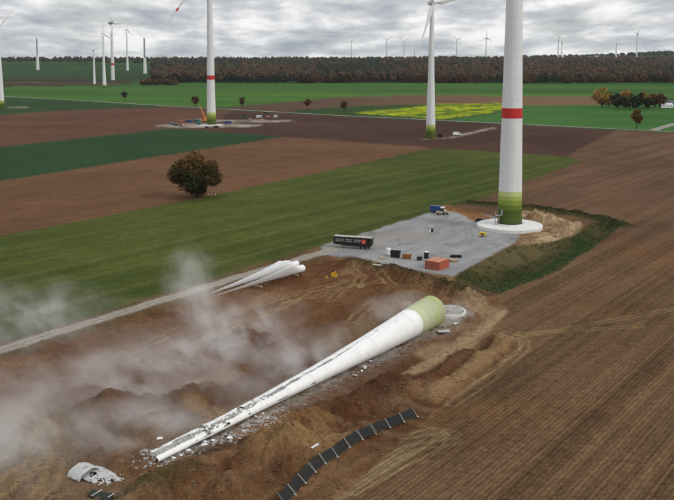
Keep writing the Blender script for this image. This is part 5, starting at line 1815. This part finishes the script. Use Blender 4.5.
# at the middle tower
car(457, 135.2, .15, M_VAN, 'white van parked right of the middle white tower', name='van', cat='van', van=True).scale = (1.35, 1.35, 1.2)
p = P3(440, 137.8)
make_tree('shrub', p, 3.4, 5.0, .03, [(0.022, 0.03, 0.018), (0.03, 0.04, 0.03)], 700, .3, 'dark low shrub at the foot of the middle white tower', 301, lumps=14, cat='shrub')
# farm sheds by the copse and houses on the far ridge
def house(px, py, L_, W_, H_, mw, mr_, label, Y=None, grp=None, name='house'):
    if Y is None:
        p = P3(px, py)
    else:
        x, _ = at_depth(px, py, Y); p = (x, Y, float(hills(x, Y)))
    t = thing(name, p, label, 'building', grp, rz=.1)
    MB().box((0, 0, H_ / 2), (L_, W_, H_)).build('wall', mw, t)
    b = MB(); b.prism([(-W_ * .55, H_), (W_ * .55, H_), (0, H_ + W_ * .35)], -L_ * .52, L_ * .52); b.build('roof', mr_, t)
    for k in (-.3, 0, .3):
        MB().box((k * L_, -W_ / 2 - .03, H_ * .55), (L_ * .1, .08, H_ * .3)).build('window', M_GLASS, t)
house(666, 107.5, 16, 8, 3.6, M_VAN, mat('shed_roof', (0.55, 0.56, 0.58), rough=.6), 'long white roofed shed right of the copse', name='shed')
house(671, 104.8, 12, 7, 4.0, mat('shed_wall', (0.10, 0.10, 0.10)), mat('slate', (0.07, 0.08, 0.10), rough=.6), 'dark roofed shed behind the white one', name='shed')
M_TILE = mat('roof_tile', (0.12, 0.06, 0.045), rough=.8)
for i, px in enumerate((566, 572, 577, 583, 590, 597, 603)):
    house(px, 55, 24 + 8 * (i % 3), 14, 9 + 3 * (i % 2), M_VAN, M_TILE if i % 2 else mat('slate', None), ordn[i] + ' pale house from the left in the distant ridge village', Y=6000 + 60 * (i % 3), grp='village houses on the far ridge')

# three people beside the lone tree
def person(px, py, top, label, k):
    p = P3(px, py)
    t = thing('person', p, label, 'person', 'people beside the lone tree', rz=k)
    verts = [(0, 0, .95), (0, 0, 1.2), (0, 0, 1.42), (0, 0, 1.52), (0, -.02, 1.66), (0, -.02, 1.74),
             (.11, 0, .9), (.12, .02, .5), (.12, 0, .08), (.12, -.14, .05), (-.11, 0, .9), (-.13, .05, .5), (-.14, .08, .08), (-.14, -.06, .05),
             (.2, 0, 1.4), (.27, .03, 1.12), (.26, -.08, .88), (-.2, 0, 1.4), (-.27, .03, 1.12), (-.25, -.1, .9)]
    edges_ = [(0, 1), (1, 2), (2, 3), (3, 4), (4, 5), (0, 6), (6, 7), (7, 8), (8, 9), (0, 10), (10, 11), (11, 12), (12, 13), (2, 14), (14, 15), (15, 16), (2, 17), (17, 18), (18, 19)]
    rad = [.17, .16, .17, .065, .105, .09, .11, .075, .05, .045, .11, .075, .05, .045, .075, .055, .04, .075, .055, .04]
    me = bpy.data.meshes.new('body')
    me.from_pydata(verts, edges_, [])
    o = bpy.data.objects.new('body', me)
    C.objects.link(o)
    sk = o.modifiers.new('skin', 'SKIN')
    for i, v in enumerate(me.skin_vertices[0].data):
        v.radius = (rad[i], rad[i] * .8)
        v.use_root = (i == 0)
    o.modifiers.new('sub', 'SUBSURF').levels = 1
    dg = bpy.context.evaluated_depsgraph_get()
    me2 = bpy.data.meshes.new_from_object(o.evaluated_get(dg))
    bpy.data.objects.remove(o)
    for m in (top, M_DARK, M_SKIN):
        me2.materials.append(m)
    for pl in me2.polygons:
        zc = pl.center.z
        pl.material_index = 2 if zc > 1.5 else (1 if zc < .92 and abs(pl.center.x) < .22 else 0)
        pl.use_smooth = True
    link_mesh('body', me2, None, t)
    b = MB(); b.lathe([(.115, 1.66), (.12, 1.72), (.08, 1.82), (.01, 1.84)], 12, (False, True)); b.build('hair', M_BLACK, t, smooth=True)
person(208.6, 197.3, mat('grey_jacket', (0.45, 0.43, 0.40), rough=.9), 'person in a pale grey jacket nearest the lone tree', .4)
person(211.4, 197.0, M_VAN, 'person in a white jacket, middle one beside the lone tree', -.3)
person(215.4, 197.0, mat('cream_jacket', (0.55, 0.54, 0.46), rough=.9), 'person in pale jacket and dark trousers farthest from the lone tree', .9)

# ------------------------------------------------------------------ drifting demolition dust
def dust_mat(name, dens, seed, nscale, thr, stretch):
    m = bpy.data.materials.new(name)
    m.use_nodes = True
    t = m.node_tree
    t.nodes.clear()
    o = t.nodes.new('ShaderNodeOutputMaterial')
    v = t.nodes.new('ShaderNodeVolumePrincipled')
    v.inputs['Color'].default_value = (0.995, 0.985, 0.975, 1)
    v.inputs['Anisotropy'].default_value = 0.0
    tc = t.nodes.new('ShaderNodeTexCoord')
    wn_ = t.nodes.new('ShaderNodeTexNoise')          # ragged outline
    wn_.inputs['Scale'].default_value = 1.3
    wn_.inputs['Detail'].default_value = 3
    mp0 = t.nodes.new('ShaderNodeMapping')
    mp0.inputs['Location'].default_value = (seed * 1.9, seed * 2.3, 0)
    t.links.new(tc.outputs['Object'], mp0.inputs[0])
    t.links.new(mp0.outputs[0], wn_.inputs['Vector'])
    ln = t.nodes.new('ShaderNodeVectorMath'); ln.operation = 'LENGTH'
    t.links.new(tc.outputs['Object'], ln.inputs[0])
    ln2 = t.nodes.new('ShaderNodeMath'); ln2.operation = 'MULTIPLY_ADD'
    t.links.new(wn_.outputs['Fac'], ln2.inputs[0]); ln2.inputs[1].default_value = 1.1
    ln3 = t.nodes.new('ShaderNodeMath'); ln3.operation = 'SUBTRACT'
    t.links.new(ln.outputs['Value'], ln2.inputs[2])
    t.links.new(ln2.outputs[0], ln3.inputs[0]); ln3.inputs[1].default_value = 0.36
    edge = t.nodes.new('ShaderNodeMapRange')
    edge.interpolation_type = 'SMOOTHSTEP'
    edge.inputs['From Min'].default_value = 1.0
    edge.inputs['From Max'].default_value = 0.10
    t.links.new(ln3.outputs[0], edge.inputs[0])
    geo = t.nodes.new('ShaderNodeNewGeometry')
    sx = t.nodes.new('ShaderNodeSeparateXYZ')
    t.links.new(geo.outputs['Position'], sx.inputs[0])
    lean = t.nodes.new('ShaderNodeMath'); lean.operation = 'MULTIPLY_ADD'
    t.links.new(sx.outputs[2], lean.inputs[0]); lean.inputs[1].default_value = 0.35
    t.links.new(sx.outputs[0], lean.inputs[2])
    mp = t.nodes.new('ShaderNodeCombineXYZ')
    t.links.new(lean.outputs[0], mp.inputs[0]); t.links.new(sx.outputs[1], mp.inputs[1]); t.links.new(sx.outputs[2], mp.inputs[2])
    no = t.nodes.new('ShaderNodeTexNoise')
    no.inputs['Scale'].default_value = nscale
    no.inputs['Detail'].default_value = 8
    no.inputs['Roughness'].default_value = 0.64
    no.inputs['Distortion'].default_value = 0.45
    t.links.new(mp.outputs[0], no.inputs['Vector'])
    nr = t.nodes.new('ShaderNodeMapRange')
    nr.interpolation_type = 'SMOOTHSTEP'
    nr.inputs['From Min'].default_value = thr
    nr.inputs['From Max'].default_value = thr + 0.24
    t.links.new(no.outputs['Fac'], nr.inputs[0])
    mu = t.nodes.new('ShaderNodeMath'); mu.operation = 'MULTIPLY'
    t.links.new(edge.outputs[0], mu.inputs[0]); t.links.new(nr.outputs[0], mu.inputs[1])
    m2 = t.nodes.new('ShaderNodeMath'); m2.operation = 'MULTIPLY'
    t.links.new(mu.outputs[0], m2.inputs[0]); m2.inputs[1].default_value = dens
    t.links.new(m2.outputs[0], v.inputs['Density'])
    t.links.new(v.outputs[0], o.inputs['Volume'])
    try:
        m.cycles.volume_step_rate = 0.3
    except Exception:
        pass
    return m
dm = bmesh.new()
bmesh.ops.create_icosphere(dm, subdivisions=3, radius=1.0)
PLUMES = [  # ground px, py, half size along x, y, z, centre height, yaw, density, threshold, label
    (25, 345, 32, 30, 14, 6, .3, .055, .43, 'dust drifting over the green field at far left'),
    (198, 326, 13, 17, 16, 8, .2, .11, .41, 'tall wisp of dust rising behind the blade tips'),
    (225, 350, 30, 24, 10, 3, .95, .105, .40, 'broad dust cloud over the soil left of the tower middle'),
    (110, 388, 46, 38, 9, 2, .6, .075, .36, 'wide thin dust veil over the soil at left'),
    (18, 462, 27, 20, 10, 3, .5, .09, .38, 'dust at the lower left edge of the works'),
    (145, 436, 19, 12, 7, 2, .7, .12, .39, 'dust around the broken tower end'),
    (290, 368, 30, 12, 7, 2, .95, .12, .40, 'dust along the far side of the toppled tower'),
    (390, 316, 21, 13, 6, 1.5, .95, .10, .40, 'thin dust behind the foot of the toppled tower'),
]
for i, (px, py, a, b_, c_, hz, yw, dens, thr, lab) in enumerate(PLUMES):
    x, y = on_hill(px, py)
    me = bpy.data.meshes.new('dust_cloud')
    dm.to_mesh(me)
    o = link_mesh('dust_cloud', me, dust_mat('dust_%d' % i, dens, i + 1, 0.15, thr, None))
    o.location = (x, y, hz)
    o.scale = (a, b_, c_)
    o.rotation_euler = (0, 0, yw)
    tag(o, lab, 'dust', kind='stuff')
dm.free()

# ------------------------------------------------------------------ thin autumn haze
hm = bpy.data.materials.new('haze')
hm.use_nodes = True
ht = hm.node_tree
ht.nodes.clear()
ho = ht.nodes.new('ShaderNodeOutputMaterial')
hv = ht.nodes.new('ShaderNodeVolumePrincipled')
hv.inputs['Color'].default_value = (0.90, 0.94, 1.0, 1)
hv.inputs['Density'].default_value = 1.3e-5
ht.links.new(hv.outputs[0], ho.inputs['Volume'])
hb = MB().box((0, 8500, 165), (41000, 24000, 350)).build('haze', hm)
tag(hb, 'thin pale haze lying over the far fields and wood', 'haze', kind='stuff')
